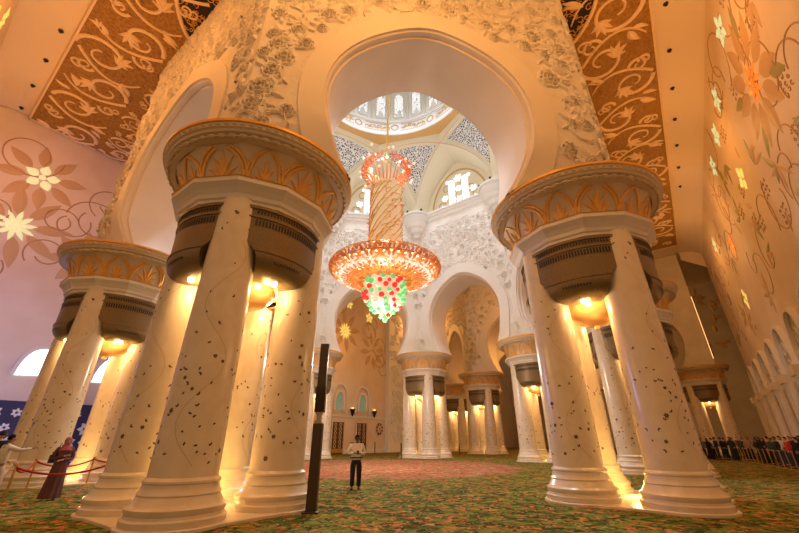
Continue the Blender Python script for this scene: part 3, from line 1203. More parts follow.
def arched_window(name, mp, cu, z0, zs, za, hw, mats, lattice=True, lab=None):
    """opening from z0 to the spring zs, apex za; frame raised, glass inside"""
    out = [(cu + hw, z0)] + [(cu + x, zs + z) for x, z in pointed(hw, za - zs)] + [(cu - hw, z0)]
    fr = MB()
    wfr = .22
    inn = []
    cz = (z0 + za) / 2
    for u, z in out:
        inn.append((cu + (u - cu) * (1 - wfr / hw), z - (wfr if z > zs else 0)))
    fr.grid([[mp(u, z, 0) for u, z in out], [mp(u, z, .30) for u, z in out], [mp(u, z, .30) for u, z in inn], [mp(u, z, .06) for u, z in inn]])
    root = struct(fr.build(name, mats[0]), lab)
    g = MB()
    vs = [mp(u, z, .05) for u, z in inn]
    g.add(vs + [mp(cu, z0 + .1, .05)], [(i, i + 1, len(vs)) for i in range(len(vs) - 1)])
    g.build('glass', mats[1], root)
    if lattice:
        la = MB()
        z = z0 + .4
        while z < za - .8:
            for s in (-1, 1):
                ribbon(la, spiral((cu + s * hw * .35, z), hw * .28, 0, 1.0, .9, 10), lambda t: .035, .05, lambda u, v, h: mp(u, v, h + .05))
            z += hw * .7
        la.build('lattice', mats[0], root)
    return root


for i in range(8):
    y = 57.0 - 4.95 * i
    arched_window('window_%d' % (i + 1), mpE, y, 5.9, 6.6, 9.1, 1.75, (M['band'], M['lattice_glass']))
mb = MB()
cap = MB()
for i in range(8):
    y = 59.5 - 4.95 * i
    for s in (-.45, .45):
        mb.lathe([(.42, 0), (.42, .3), (.30, .4), (.27, 5.0), (.42, 5.4)], 12, (6.35, y + s))
    cap.box(5.85, 6.6, y - .85, y + .85, 5.35, 5.95)
o = mb.build('trim_9', M['marble'], smooth='auto')
struct(o)
o = cap.build('trim_10', M['capital'])
struct(o)

# left wall: daylight half-round windows and a navy patterned screen
for i, y in enumerate((6.2, 10.6, 15.0)):
    a = arched_window('window_%d' % (20 + i), mpW, y + .2, 5.7, 5.8, 7.85, 1.5, (M['band'], M['window_blue']), lattice=False)
t = empty('patterned_screen', (-36.2, 4.0, 0), 0, 'navy blue screen with white flower motifs along the left wall', 'screen')
fm = MB()
fm.box(-.06, .06, -7.5, 8.6, 0, 3.9)
fm.cur = 1
rnd = random.Random(2)
mps = lambda u, v, h: (.065 + h, u, v)
for i in range(15):
    for j in range(4):
        c = (-7.0 + 1.08 * i + (.3 if j % 2 else 0), .5 + .92 * j)
        flower(fm, c, rnd.choice((.48, .40, .30)), 6, .01, mps, rnd.random(), None, .2)
fm.build('screen_panel', [M['navy'], M['white_paint']], t)
fm = MB()
fm.box(-.08, .08, -7.5, 8.6, 3.9, 3.98)
fm.build('top_rail', M['navy'], t)

# far wall: doors, arched windows, sconces, medallion, string course, carved pier
mb = MB()
mb.box(-37, -36.85, 26, 46.3, 4.35, 4.6)
mb.box(-37, -36.8, 26, 46.3, 0, .5)
struct(mb.build('trim_11', M['band']))
for i, y in enumerate((32.0, 36.5, 41.0)):
    wn = arched_window('window_%d' % (30 + i), mpW, y, 4.7, 6.4, 8.5, 1.55, (M['band'], M['wall']), lattice=False)
    arched_window('window_%d' % (40 + i), lambda u, v, h: (-36.93 + h, u, v), y - .1, 5.1, 6.1, 7.6, .95, (M['cove'], M['green_glass']), lattice=False)
    t = empty('door_%d' % (i + 1), (-36.9, y, 0), 0)
    struct(t)
    d = MB()
    d.box(-.05, .12, -1.0, 1.0, 0, 3.7)
    d.build('door_leaf', M['wood'], t)
    f = MB()
    for a, c, e, g in ((-1.15, -1.0, 0, 3.85), (1.0, 1.15, 0, 3.85), (-1.0, 1.0, 3.7, 3.85)):
        f.box(-.05, .2, a, c, e, g)
    f.build('door_frame', M['capital'], t)
    l = MB()
    for q in range(6):
        for s in (-.45, .45):
            ribbon(l, spiral((s, .9 + .5 * q), .2, 0, 1, .9, 10), lambda t: .035, .03, lambda u, v, h: (.13 + h, u, v))
    l.build('door_lattice', M['ceil_cream'], t)
    k = MB()
    k.box(.12, .18, -.9, .9, .15, .65)
    k.build('kick_plate', M['gold_bright'], t)
for y, lab in ((39.0, 'small black wall sconce between the two far doors'), (43.6, 'small black wall sconce above the round lattice medallion')):
    t = empty('wall_sconce', (-36.75, y, 5.0), 0, lab, 'wall lamp', 'wall sconces')
    a = MB()
    a.lathe([(.05, -.5), (.12, -.35), (.35, .35), (.38, .4), (.3, .42)], 10, cap0=True, cap1=True)
    a.box(-.28, 0, -.06, .06, .0, .12)
    a.build('sconce_bowl', M['black'], t)
    b_ = MB()
    b_.ball((0, 0, .5), .16, 8, 6)
    b_.build('bulb', M['strip'], t)
t = empty('wall_medallion', (-36.95, 45.0, 3.05), 0, 'round dark lattice medallion on the far wall', 'wall ornament')
a = MB()
mpm = lambda u, v, h: (h, u, v)
disc(a, (0, 0), .85, .04, mpm, 20)
a.build('disc', M['wood'], t)
a = MB()
flower(a, (0, 0), .8, 8, .05, lambda u, v, h: (h + .05, u, v), 0, .10)
ribbon(a, [(.86 * math.cos(q * PI / 12), .86 * math.sin(q * PI / 12)) for q in range(25)], lambda t: .07, .08, mpm)
a.build('lattice_ring', M['ceil_cream'], t)
# carved pier (lighter, covered in vine relief)
mb = MB()
mb.box(-37, -36.4, 46.4, 62, .9, ZC + .3)
mb.box(-37, -36.2, 46.2, 62.2, 0, .9)
pr = struct(mb.build('wall_carved_pier', M['white']))
rl = MB()
rnd = random.Random(77)
mpp = lambda u, v, h: (-36.4 + h, u, v)
for k in range(380):
    c = (rnd.uniform(47, 61.4), rnd.uniform(1.8, 23))
    ribbon(rl, spiral(c, rnd.uniform(.3, .6), rnd.random() * 6, 1.0, .3, 14, rnd.choice((-1, 1))), lambda t: .07, .16, mpp)
    leaf(rl, c, rnd.random() * 6, .6, .16, .18, mpp, .2)
rl.build('carved_relief', M['white'], pr)

# arches on the far north wall
mpN = wall_map('y', 100, -1)
for i in range(6):
    arched_window('window_%d' % (50 + i), mpN, -34 + 4.6 * i, 0.2, 5.5, 8.5, 1.7, (M['band'], M['cove']), lattice=False)

# ------------------------------------------------------------------ dome zone above the ledge
RI = (AP - OUT) / math.cos(PI / 8)            # inner vertex radius
APi = AP - OUT
# ledge
mb = MB()
for prof in ([(APi + .1, ZL - .9), (APi - .05, ZL - .85), (APi - .12, ZL - .55), (APi - .30, ZL - .45), (APi - .30, ZL - .30), (APi - .55, ZL - .15), (APi - .55, ZL + .05), (APi + 2.0, ZL + .06)],):
    rows = [[(OX + r / math.cos(PI / 8) * math.cos(PI / 8 + k * PI / 4), OY + r / math.cos(PI / 8) * math.sin(PI / 8 + k * PI / 4), z) for k in range(8)] for r, z in prof]
    mb.grid(rows, True)
struct(mb.build('trim_12', M['white']))
# corbels under the ledge at the vertices
for k in range(8):
    a = PI / 8 + k * PI / 4
    cx, cy = polar(RI - .15, a)
    c = MB()
    prof = [(.1, -2.9), (.45, -2.75), (.5, -2.5), (.42, -2.4), (.85, -2.2), (.95, -1.9), (.85, -1.75), (1.25, -1.5), (1.38, -1.15), (1.28, -1.0), (1.65, -.75), (1.8, -.4), (1.7, -.25), (1.95, -.1), (1.95, .08)]
    c.lathe(prof, 24, (0, 0), cap0=True, cap1=True)
    o = c.build('trim_13', M['white'], loc=(cx, cy, ZL), smooth='auto')
    struct(o, 'stepped round corbel under the dome ledge')
    for s in (-.28, .28):
        dl = MB()
        dl.lathe([(.10, 0), (.14, .1), (.14, .3), (.1, .35)], 8, cap0=True, cap1=True)
        px, py = polar(RI - 1.7, a + s * .25)
        tag(dl.build('ledge_spotlight', M['black'], loc=(px, py, ZL + .09)), 'tiny black spotlight on the dome ledge, %s of the %s pair' % ('left' if s > 0 else 'right', ('east', 'north-east', 'north', 'far left', 'left', 'south-west', 'south', 'right')[k]), 'light', 'spotlights on the dome ledge')

# interlaced ribs
CH = RI * math.cos(PI / 4)
HL = RI * math.sin(PI / 4)
RISE = 8.7


def chord_pt(k, u, r_off=0.0, dz=0.0):
    """point on the rib spanning from vertex k-1 to k+1 (u along chord)"""
    a = PI / 8 + k * PI / 4
    d = CH + r_off
    z = ZL + RISE * math.sqrt(max(0, 1 - (u / HL) ** 2)) + dz
    return (OX + d * math.cos(a) - u * math.sin(a), OY + d * math.sin(a) + u * math.cos(a), z)


UX = CH * math.tan(PI / 8)
nseg = 48
for k in range(8):
    m = MB()
    us = [-HL * math.cos(PI * i / nseg) for i in range(nseg + 1)]
    rows = []
    for ro, f in ((.28, 0), (-.28, 0), (-.28, .75), (.28, .75), (.28, 0)):
        row = []
        for u in us:
            s = math.sqrt(max(0, 1 - (u / HL) ** 2))
            p0 = chord_pt(k, u * (1 + f / HL), ro)
            row.append((p0[0], p0[1], ZL + RISE * s + f * s))
        rows.append(row)
    m.grid(rows)
    struct(m.build('trim_14', M['cream'], smooth='auto'), 'cream arch rib of the dome zone')
    g = MB()
    rows = []
    for f in (-.08, .04):
        rows.append([(*chord_pt(k, u, -.31)[:2], ZL + (RISE + f) * math.sqrt(max(0, 1 - (u / HL) ** 2))) for u in us])
    g.grid(rows)
    struct(g.build('trim_15', M['cream_gold']), 'ochre edge line of the rib')
# lattice pendentives
for k in range(8):
    m = MB()
    rows = []
    NS = 18
    for i in range(NS + 1):
        s = i / NS
        # left edge along rib k+1 (from vertex k to crossing), right edge along rib k-1
        uL = -HL + (HL - UX) * s          # on rib k+1, u negative end is vertex k
        pL = Vector(chord_pt(k + 1, uL, .05, .5))
        pR = Vector(chord_pt(k - 1, -uL, .05, .5))
        row = []
        for j in range(9):
            t = j / 8
            q = pL.lerp(pR, t)
            top = Vector(chord_pt(k, UX - 2 * UX * t, .1, .3))
            q.z += (s ** 2) * 4 * t * (1 - t) * .8
            row.append(q if s < 1 else top)
        rows.append(row)
    m.grid(rows)
    struct(m.build('wall_pendentive', M['lattice']), 'white pierced lattice between the dome ribs')
# alcoves with stained windows: closed shell behind
for k in range(8):
    a = k * PI / 4
    fn = lambda u, d, z, a=a: (OX + d * math.cos(a) - u * math.sin(a), OY + d * math.sin(a) + u * math.cos(a), z)
    D = APi + 1.6
    n = 14
    left = [chord_pt(k - 1 + 0, UX + (HL - UX) * i / n, .2) for i in range(n + 1)]   # rib centred on vertex at a - 22.5
    # outline of the lens in (u, z) on the face
    lens = []
    for i in range(n + 1):
        p = chord_pt(k - 1, HL - (HL - UX) * i / n)
        dx, dy = p[0] - OX, p[1] - OY
        u = -dx * math.sin(a) + dy * math.cos(a)
        d = dx * math.cos(a) + dy * math.sin(a)
        lens.append((u, d, p[2]))
    full = lens + [(-u, d, z) for u, d, z in lens[-2::-1]]
    m = MB()
    m.grid([[fn(u, d, z) for u, d, z in full], [fn(u * .92, D, z - .2) for u, d, z in full]])
    al = struct(m.build('wall_alcove', M['cream'], smooth='auto'), 'cream alcove between the dome ribs')
    bk = MB()
    bk.box(-7, 7, 0, .3, ZL - .5, 37)
    o = bk.build('back_wall', M['cream'], al)
    o.matrix_world = Matrix.Translation((OX + (D + .01) * math.cos(a), OY + (D + .01) * math.sin(a), 0)) @ Matrix.Rotation(a - PI / 2, 4, 'Z')
    # window: two bright lancets and a lattice of star flowers
    wfn = lambda u, v, h, a=a, D=D, fn=fn: fn(u, D - .02 - h, v)
    g = MB()
    for cu in (-.95, .95):
        out = [(cu + .42, 28.1)] + [(cu + x, 31.3 + z) for x, z in pointed(.42, .9, 8)] + [(cu - .42, 28.1)]
        vs = [wfn(u, z, .06) for u, z in out]
        g.add(vs + [wfn(cu, 29, .06)], [(i, i + 1, len(vs)) for i in range(len(vs) - 1)])
    g.build('bright_lancet', M['window_lit'], al)
    g = MB()
    for cu, cz, r in [(0, 32.2, .62), (0, 30.6, .5), (0, 29.0, .5), (2.0, 29.8, .5), (-2.0, 29.8, .5), (2.3, 28.3, .55), (-2.3, 28.3, .55), (0, 27.9, .35), (1.5, 32.1, .3), (-1.5, 32.1, .3), (3.2, 28.2, .3), (-3.2, 28.2, .3)]:
        flower(g, (cu, cz), r, 6, .05, wfn, .2)
    g.build('window_flowers', M['window_lit'], al)
    g = MB()
    out = [(3.9, 27.6)] + [(3.9 * math.cos(i * PI / 24), 27.6 + 5.8 * math.sin(i * PI / 24)) for i in range(1, 24)] + [(-3.9, 27.6)]
    ribbon(g, out, lambda t: .12, .08, wfn)
    for i in range(7):
        ribbon(g, spiral((-2.4 + .8 * i, 28.8 + (i % 3) * 1.2), .55, i, 1, .8, 14), lambda t: .06, .05, wfn)
    g.build('gilded_tracery', M['cream_gold'], al)

# fascia, ochre soffit, inscription ring, drum, dome
ZF = 36.5
m = MB()
for k in range(8):
    us = [-UX + 2 * UX * i / 10 for i in range(11)]
    for ro, mt in ((-.30, 0),):
        m.grid([[chord_pt(k, u, ro, .6) for u in us], [(*chord_pt(k, u, ro)[:2], ZF) for u in us]])
struct(m.build('wall_drum_fascia', M['cream']))
m = MB()
rr = (CH - .30) / math.cos(PI / 8)
N8 = 64
outer = []
for j in range(N8):
    a = 2 * PI * j / N8
    k = (a + PI / 8) % (PI / 4) - PI / 8          # vertices at multiples of 45 deg
    kk = ((a) % (PI / 4)) - PI / 8
    r = (CH - .30) / math.cos(kk)
    outer.append((*polar(r, a), ZF))
inn = [(*polar(9.0, 2 * PI * j / N8), ZF + .35) for j in range(N8)]
m.grid([outer, inn], True)
struct(m.build('trim_16', M['cream_gold']), 'ochre soffit under the dome ring')
m = MB()
m.lathe([(9.0, ZF + .35), (8.9, ZF + .4), (8.9, ZF + .8), (9.05, ZF + .85), (9.1, ZF + 2.6), (8.95, ZF + 2.65), (8.95, ZF + 2.85), (9.15, ZF + 2.9), (9.2, ZF + 3.1), (9.2, ZF + 8.6), (9.0, ZF + 8.8)], 96, (OX, OY))
prof = [(9.0 * math.cos(t * PI / 2 / 10), ZF + 8.8 + 8.5 * math.sin(t * PI / 2 / 10)) for t in range(0, 10)] + [(.05, ZF + 17.3)]
m.lathe(prof, 48, (OX, OY))
dm = struct(m.build('wall_drum', M['white'], smooth='auto'))
# gold inscription band of flowing strokes in cartouches
m = MB()
rnd = random.Random(6)
mpr = lambda u, v, h: (*polar(9.07 - h, u / 9.07), v)
per = 2 * PI * 9.07
nc = 12
for k in range(nc):
    u0 = per * k / nc
    L0 = per / nc
    ribbon(m, [(u0 + .95 * math.cos(q * PI / 8) * .45 + .5, ZF + 1.75 + .45 * math.sin(q * PI / 8)) for q in range(17)], lambda t: .09, .05, mpr)
    for q in range(15):
        c = (u0 + 1.35 + (L0 - 1.9) * q / 14, ZF + 1.75 + rnd.uniform(-.2, .2))
        ribbon(m, spiral(c, rnd.uniform(.16, .3), rnd.random() * 6, .7, .5, 8, rnd.choice((-1, 1))), lambda t: .075, .04, mpr)
    for z in (ZF + 1.2, ZF + 2.3):
        ribbon(m, [(u0 + 1.1 + (L0 - 1.4) * i / 8, z) for i in range(9)], lambda t: .06, .03, mpr)
m.build('gold_inscription', M['cream_gold'], dm)
g, f = MB(), MB()
mpd = lambda u, v, h: (*polar(9.2 - h, u / 9.2), v)
nw = 24
per = 2 * PI * 9.2
for k in range(nw):
    cu = per * k / nw
    out = [(cu + .62, ZF + 3.5)] + [(cu + x, ZF + 7.0 + z) for x, z in pointed(.62, .8, 6)] + [(cu - .62, ZF + 3.5)]
    vs = [mpd(u, z, .04) for u, z in out]
    g.add(vs + [mpd(cu, ZF + 5, .04)], [(i, i + 1, len(vs)) for i in range(len(vs) - 1)])
    ribbon(f, out + [out[0]], lambda t: .07, .10, mpd)
    ribbon(f, [(cu + per / nw / 2, ZF + 3.2), (cu + per / nw / 2, ZF + 8.6)], lambda t: .16, .12, mpd)
g.build('drum_windows', M['drum_glass'], dm)
f.build('drum_window_frames', M['cream'], dm)

# ------------------------------------------------------------------ chandelier
t = empty('chandelier', (OX, OY, 10.0), 0, 'huge gilded chandelier with red and green crystals hanging under the dome', 'chandelier')
Z0 = 10.0


def zz(z):
    return z - Z0


m = MB()
m.tube([(0, 0, zz(22.4)), (0, 0, zz(53))], .10, 8)
m.build('suspension_rod', M['gold_bright'], t)
m = MB()
m.lathe([(1.30, zz(13.4)), (1.35, zz(13.6)), (1.35, zz(21.5)), (1.25, zz(21.9)), (.9, zz(22.2)), (.1, zz(22.3))], 40, cap0=True)
M['ch_peach'] = mat('peach crystal', (.92, .70, .48), 0.25, 0, (1, .62, .32), 0.22)
body = m.build('glass_column', M['ch_peach'], t, smooth='auto')
m = MB()
mpc = lambda u, v, h: ((1.36 + h) * math.cos(u / 1.36), (1.36 + h) * math.sin(u / 1.36), zz(v))
for k in range(7):
    u0 = 2 * PI * 1.36 * k / 7
    for w2 in (0, .45):
        ribbon(m, [(u0 + w2 + 6.0 * i / 24, 13.8 + 7.7 * i / 24) for i in range(25)], lambda t: .05, .05, mpc)
rnd = random.Random(31)
for k in range(170):
    c = (rnd.uniform(0, 8.5), rnd.uniform(14.2, 21.3))
    ribbon(m, bez(c, (c[0] + .22, c[1] + .3), (c[0] + .5, c[1] + .25), 5), lambda t: .022, .07, mpc)
m.build('spiral_gold_bands', M['gold_bright'], body)
m = MB()
for k in range(60):
    u, v = rnd.uniform(0, 8.5), rnd.uniform(16, 22)
    p0 = Vector(mpc(u, v, 0))
    d = Vector((p0.x, p0.y, 0)).normalized()
    m.tube([p0, p0 + d * .3 + Vector((0, 0, .14))], [.05, .012], 5)
m.build('crystal_sprays', M['ch_orange'], body)
# crown: flared scrolls on top
m = MB()
for k in range(28):
    a = 2 * PI * k / 28
    ca, sa = math.cos(a), math.sin(a)
    hgt = 2.7 if k % 2 else 1.9
    pts = [((1.2 + .9 * s ** 1.5) * ca, (1.2 + .9 * s ** 1.5) * sa, zz(21.4 + hgt * s)) for s in [i / 8 for i in range(9)]]
    m.tube(pts, [.075 * (1.15 - i / 8) for i in range(9)], 6)
    mpq = lambda u, v, h, ca=ca, sa=sa: ((1.95 + u) * ca + h * -sa, (1.95 + u) * sa + h * ca, zz(v))
    ribbon(m, spiral((0, 23.4), .42, a, 1.1, .3, 14), lambda t: .08, .06, mpq)
    ribbon(m, spiral((-.1, 24.0), .28, a + 2, 1.1, .3, 14), lambda t: .06, .06, mpq)
m.build('crown', M['ch_orange'], t)
m = MB()
for k in range(30):
    a = 2 * PI * k / 30
    r = 1.9 + .3 * (k % 3)
    m.ball((r * math.cos(a), r * math.sin(a), zz(22.6 + .7 * (k % 4))), .13, 8, 5)
m.build('crown_crystals', M['crystal_clear'], t)
# openwork bowl
BP = [(1.40, 12.75), (2.1, 12.78), (2.8, 12.9), (3.4, 13.08), (3.9, 13.32), (4.25, 13.62), (4.36, 13.9), (4.2, 14.05), (3.9, 14.1)]
seglen = [0]
for i in range(1, len(BP)):
    seglen.append(seglen[-1] + math.hypot(BP[i][0] - BP[i - 1][0], BP[i][1] - BP[i - 1][1]))
TL = seglen[-1]


def bowl(s):
    s = max(0, min(TL - 1e-4, s))
    i = max(j for j in range(len(seglen)) if seglen[j] <= s)
    f = (s - seglen[i]) / (seglen[i + 1] - seglen[i])
    return BP[i][0] + (BP[i + 1][0] - BP[i][0]) * f, BP[i][1] + (BP[i + 1][1] - BP[i][1]) * f


def mpb(u, v, h):          # u: angle, v: arc length
    r, z = bowl(v)
    return ((r + h * .6) * math.cos(u), (r + h * .6) * math.sin(u), zz(z - h))


def rb(mm, pts, wf, h=.10):
    # angular coordinate is scaled by the radius so that widths stay true
    rows = []
    n = len(pts)
    for i, (u, v) in enumerate(pts):
        a, c = pts[max(i - 1, 0)], pts[min(i + 1, n - 1)]
        r = max(.8, bowl(v)[0])
        dx, dy = (c[0] - a[0]) * r, c[1] - a[1]
        l = math.hypot(dx, dy) or 1e-6
        w_ = wf(i / (n - 1))
        rows.append([mpb(u - dy / l * w_ * k / r, v + dx / l * w_ * k, z) for k, z in ((1, 0), (.4, h), (-.4, h), (-1, 0))])
    mm.grid(rows)


gold, orng, wht = MB(), MB(), MB()
NB = 16
for k in range(NB):
    a = 2 * PI * k / NB
    da = PI / NB
    for s in (-1, 1):
        for cen, r0, tw in ((.5, .36, 1.1), (1.15, .42, 1.2), (1.8, .45, 1.25), (2.45, .45, 1.2), (3.05, .40, 1.2), (3.5, .35, 1.1)):
            if cen > TL:
                continue
            rc = bowl(cen)[0]
            ang = a + s * da * .5
            pts = [(ang + s * (r0 * (1 - .7 * q) * math.cos(2 * PI * tw * q)) / rc, cen + r0 * (1 - .7 * q) * math.sin(2 * PI * tw * q)) for q in [i / 18 for i in range(19)]]
            rb(gold if cen not in (1.8, 3.05) else wht if cen == 1.8 else orng, pts, lambda t: .085 * (1.2 - .6 * t))
        rb(gold, [(a + s * da * (.1 + .85 * q ** .7), .1 + 2.0 * q) for q in [i / 8 for i in range(9)]], lambda t: .07)
        rb(orng, [(a + s * da * (1 - .8 * math.sin(q * PI)), 1.0 + 2.6 * q) for q in [i / 12 for i in range(13)]], lambda t: .06, .13)
    for q in range(5):
        an = 2 * PI * q / 5 + .3
        c = (a, 2.3)
        rc = bowl(2.3)[0]
        rb(wht, [(c[0] + .42 * j / 5 * math.cos(an) / rc, c[1] + .42 * j / 5 * math.sin(an)) for j in range(6)], leafw(.12), .14)
    rb(orng, [(a, .1), (a, .9), (a, 1.7)], leafw(.12), .14)
bw = gold.build('openwork_bowl', M['ch_gold'], t)
orng.build('orange_scrolls', M['ch_orange'], bw)
wht.build('crystal_flowers', M['ch_white'], bw)
m = MB()
for s_, wd in ((.05, .06), (.35, .04), (2.9, .045), (3.45, .045), (TL - .3, .05)):
    r, z = bowl(s_)
    m.lathe([(r - wd, zz(z)), (r, zz(z) - wd), (r + wd, zz(z)), (r, zz(z) + wd), (r - wd, zz(z))], 64)
m.build('gold_hoops', M['gold_bright'], bw)
m = MB()
for k in range(48):
    a = 2 * PI * k / 48
    m.ball((3.9 * math.cos(a), 3.9 * math.sin(a), zz(13.45)), .07, 6, 4)
    m.ball((2.6 * math.cos(a), 2.6 * math.sin(a), zz(12.95)), .06, 6, 4)
tag(m.build('bulbs', M['bulb'], bw))
# crystal cluster beneath
m = MB()
m.lathe([(1.35, zz(12.9)), (1.45, zz(12.2)), (1.35, zz(11.3)), (.95, zz(10.6)), (.4, zz(10.15)), (.02, zz(10.05))], 24)
cc = m.build('crystal_basket', M['ch_white'], t, smooth=True)
rnd = random.Random(14)
mr = {}
for key in ('crystal_red', 'crystal_green', 'crystal_clear'):
    b_ = MB()
    b_.ball((0, 0, 0), .20, 12, 8)
    mr[key] = b_.mesh('crystal ball', M[key], True)
i = 0
for z, r, n in ((12.6, 1.5, 13), (12.25, 1.58, 14), (11.9, 1.6, 15), (11.55, 1.55, 14), (11.2, 1.42, 12), (10.85, 1.22, 11), (10.55, .98, 8), (10.25, .66, 6), (10.0, .38, 4), (9.75, .08, 2)):
    for k in range(n):
        a = 2 * PI * (k + .5 * (i % 2)) / n
        key = ('crystal_red', 'crystal_clear', 'crystal_green', 'crystal_red', 'crystal_green')[(k * 2 + i * 3 + rnd.randint(0, 1)) % 5]
        o = mk('crystal_ball', mr[key], cc, (r * math.cos(a), r * math.sin(a), zz(z) + rnd.uniform(-.08, .08)), 0, {'crystal_red': 'red crystal ball', 'crystal_green': 'green crystal ball', 'crystal_clear': 'clear crystal ball'}[key])
        s = rnd.uniform(.75, 1.1)
        o.scale = (s, s, s)
    i += 1

# ------------------------------------------------------------------ dark column speaker pole near the left cluster
t = empty('speaker_pole', (-8.05, 7.26, 0), R(36.5), 'tall slim dark brown column speaker standing by the left foreground columns', 'speaker')
m = MB()
m.box(-.20, .20, -.16, .16, 0, .03)
m.build('base_plate', M['pole'], t)
m = MB()
m.box(-.115, .115, -.09, .09, .03, 2.0)
m.box(-.125, -.115, -.095, .095, .03, 2.0)
m.box(.115, .125, -.095, .095, .03, 2.0)
m.build('lower_column', M['pole'], t)
m = MB()
m.box(-.06, .06, -.05, .05, 2.0, 2.28)
m.box(-.09, .09, -.07, .07, 2.0, 2.04)
m.box(-.09, .09, -.07, .07, 2.22, 2.28)
m.build('steel_joint', M['steel'], t)
m = MB()
m.box(-.13, .13, -.10, .10, 2.28, 2.95)
m.box(-.115, .115, -.09, .09, 2.95, 4.12)
m.box(-.12, .12, -.10, -.09, 2.30, 2.9)
m.build('speaker_column', M['pole'], t)

# ------------------------------------------------------------------ rope barriers
POSTS = [((-15.79, 3.05), 'brass rope post nearest the man in white, at the left edge'),
         ((-19.85, 4.33), 'brass rope post behind the reaching man'),
         ((-20.0, 6.14), 'brass rope post right behind the woman in the robe'),
         ((-15.24, 5.11), 'brass rope post nearest the left foreground columns'),
         ((-16.6, 8.3), 'brass rope post half hidden by the left foreground columns')]


def rope_post(x, y, lab, grp, h=1.0, mt=None):
    t = empty('rope_post', (x, y, 0), 0, lab, 'barrier post', grp)
    m = MB()
    m.lathe([(.16, 0), (.16, .02), (.05, .05)], 16, cap0=True, cap1=True)
    m.build('post_base', mt or M['brass'], t)
    m = MB()
    m.lathe([(.028, .03), (.028, h - .08), (.045, h - .06), (.045, h - .02), (.02, h)], 12, cap1=True)
    m.build('post_pole', mt or M['brass'], t)
    return t


for (x, y), lab in POSTS:
    rope_post(x, y, lab, 'brass rope posts at left')


def rope(a, b_, lab, sag=.22, z=.90):
    m = MB()
    pts = []
    for i in range(17):
        q = i / 16
        pts.append((a[0] + (b_[0] - a[0]) * q, a[1] + (b_[1] - a[1]) * q, z - sag * 4 * q * (1 - q)))
    m.tube(pts, .028, 8)
    tag(m.build('barrier_rope', M['rope'], smooth=True), lab, 'rope', 'red barrier ropes')


P_ = [p for p, _ in POSTS]
rope(P_[0], P_[3], 'red velvet rope sagging in front of the woman in the robe')
rope(P_[0], P_[1], 'red velvet rope by the hand of the man in white')
rope(P_[1], P_[2], 'red velvet rope passing behind the woman in the robe')
rope(P_[2], P_[4], 'red velvet rope running right from behind the woman')
rope(P_[3], P_[4], 'short red rope end beside the left foreground column base')

# crowd barrier on the right
for i in range(13):
    q = i / 12
    rope_post(2.55 + 1.65 * q, 45.7 - 14.5 * q, 'slim brass post of the crowd barrier, %s' % ORD(i, 13, 'the far end'), 'brass posts of the crowd barrier', 1.05)

# small dark bollards across the hall
for x, y, lab in ((-23.55, 32.1, 'dark bollard left of the white lit column cluster'), (-25.5, 47.6, 'dark bollard between the far column clusters'), (-37 + 1, 43.0, 'thin dark bollard by the far wall')):
    m = MB()
    m.lathe([(.14, 0), (.14, .04), (.06, .06), (.06, 1.35), (.0, 1.38)], 10, cap0=True)
    tag(m.build('bollard', M['black'], loc=(x, y, 0)), lab, 'post', 'dark bollards')
# yellow mat glow strip omitted: the floor uplights stand on the plinths

# ------------------------------------------------------------------ people


def skinned(chains, subdiv=1):
    """chains: list of (points, radii, edges) -> one mesh grown by the skin modifier"""
    me_all = bmesh.new()
    for pts, rad, edges in chains:
        me = bpy.data.meshes.new('tmp')
        me.from_pydata(pts, edges, [])
        o = bpy.data.objects.new('tmp', me)
        col.objects.link(o)
        md = o.modifiers.new('s', 'SKIN')
        md.use_smooth_shade = True
        for i, v in enumerate(me.skin_vertices[0].data):
            r = rad[i]
            v.radius = r if isinstance(r, tuple) else (r, r)
        me.skin_vertices[0].data[0].use_root = True
        if subdiv:
            sb = o.modifiers.new('u', 'SUBSURF')
            sb.levels = subdiv
            sb.render_levels = subdiv
        dg = bpy.context.evaluated_depsgraph_get()
        ev = o.evaluated_get(dg)
        tm = bpy.data.meshes.new_from_object(ev)
        me_all.from_mesh(tm)
        bpy.data.objects.remove(o)
        bpy.data.meshes.remove(me)
        bpy.data.meshes.remove(tm)
    return me_all


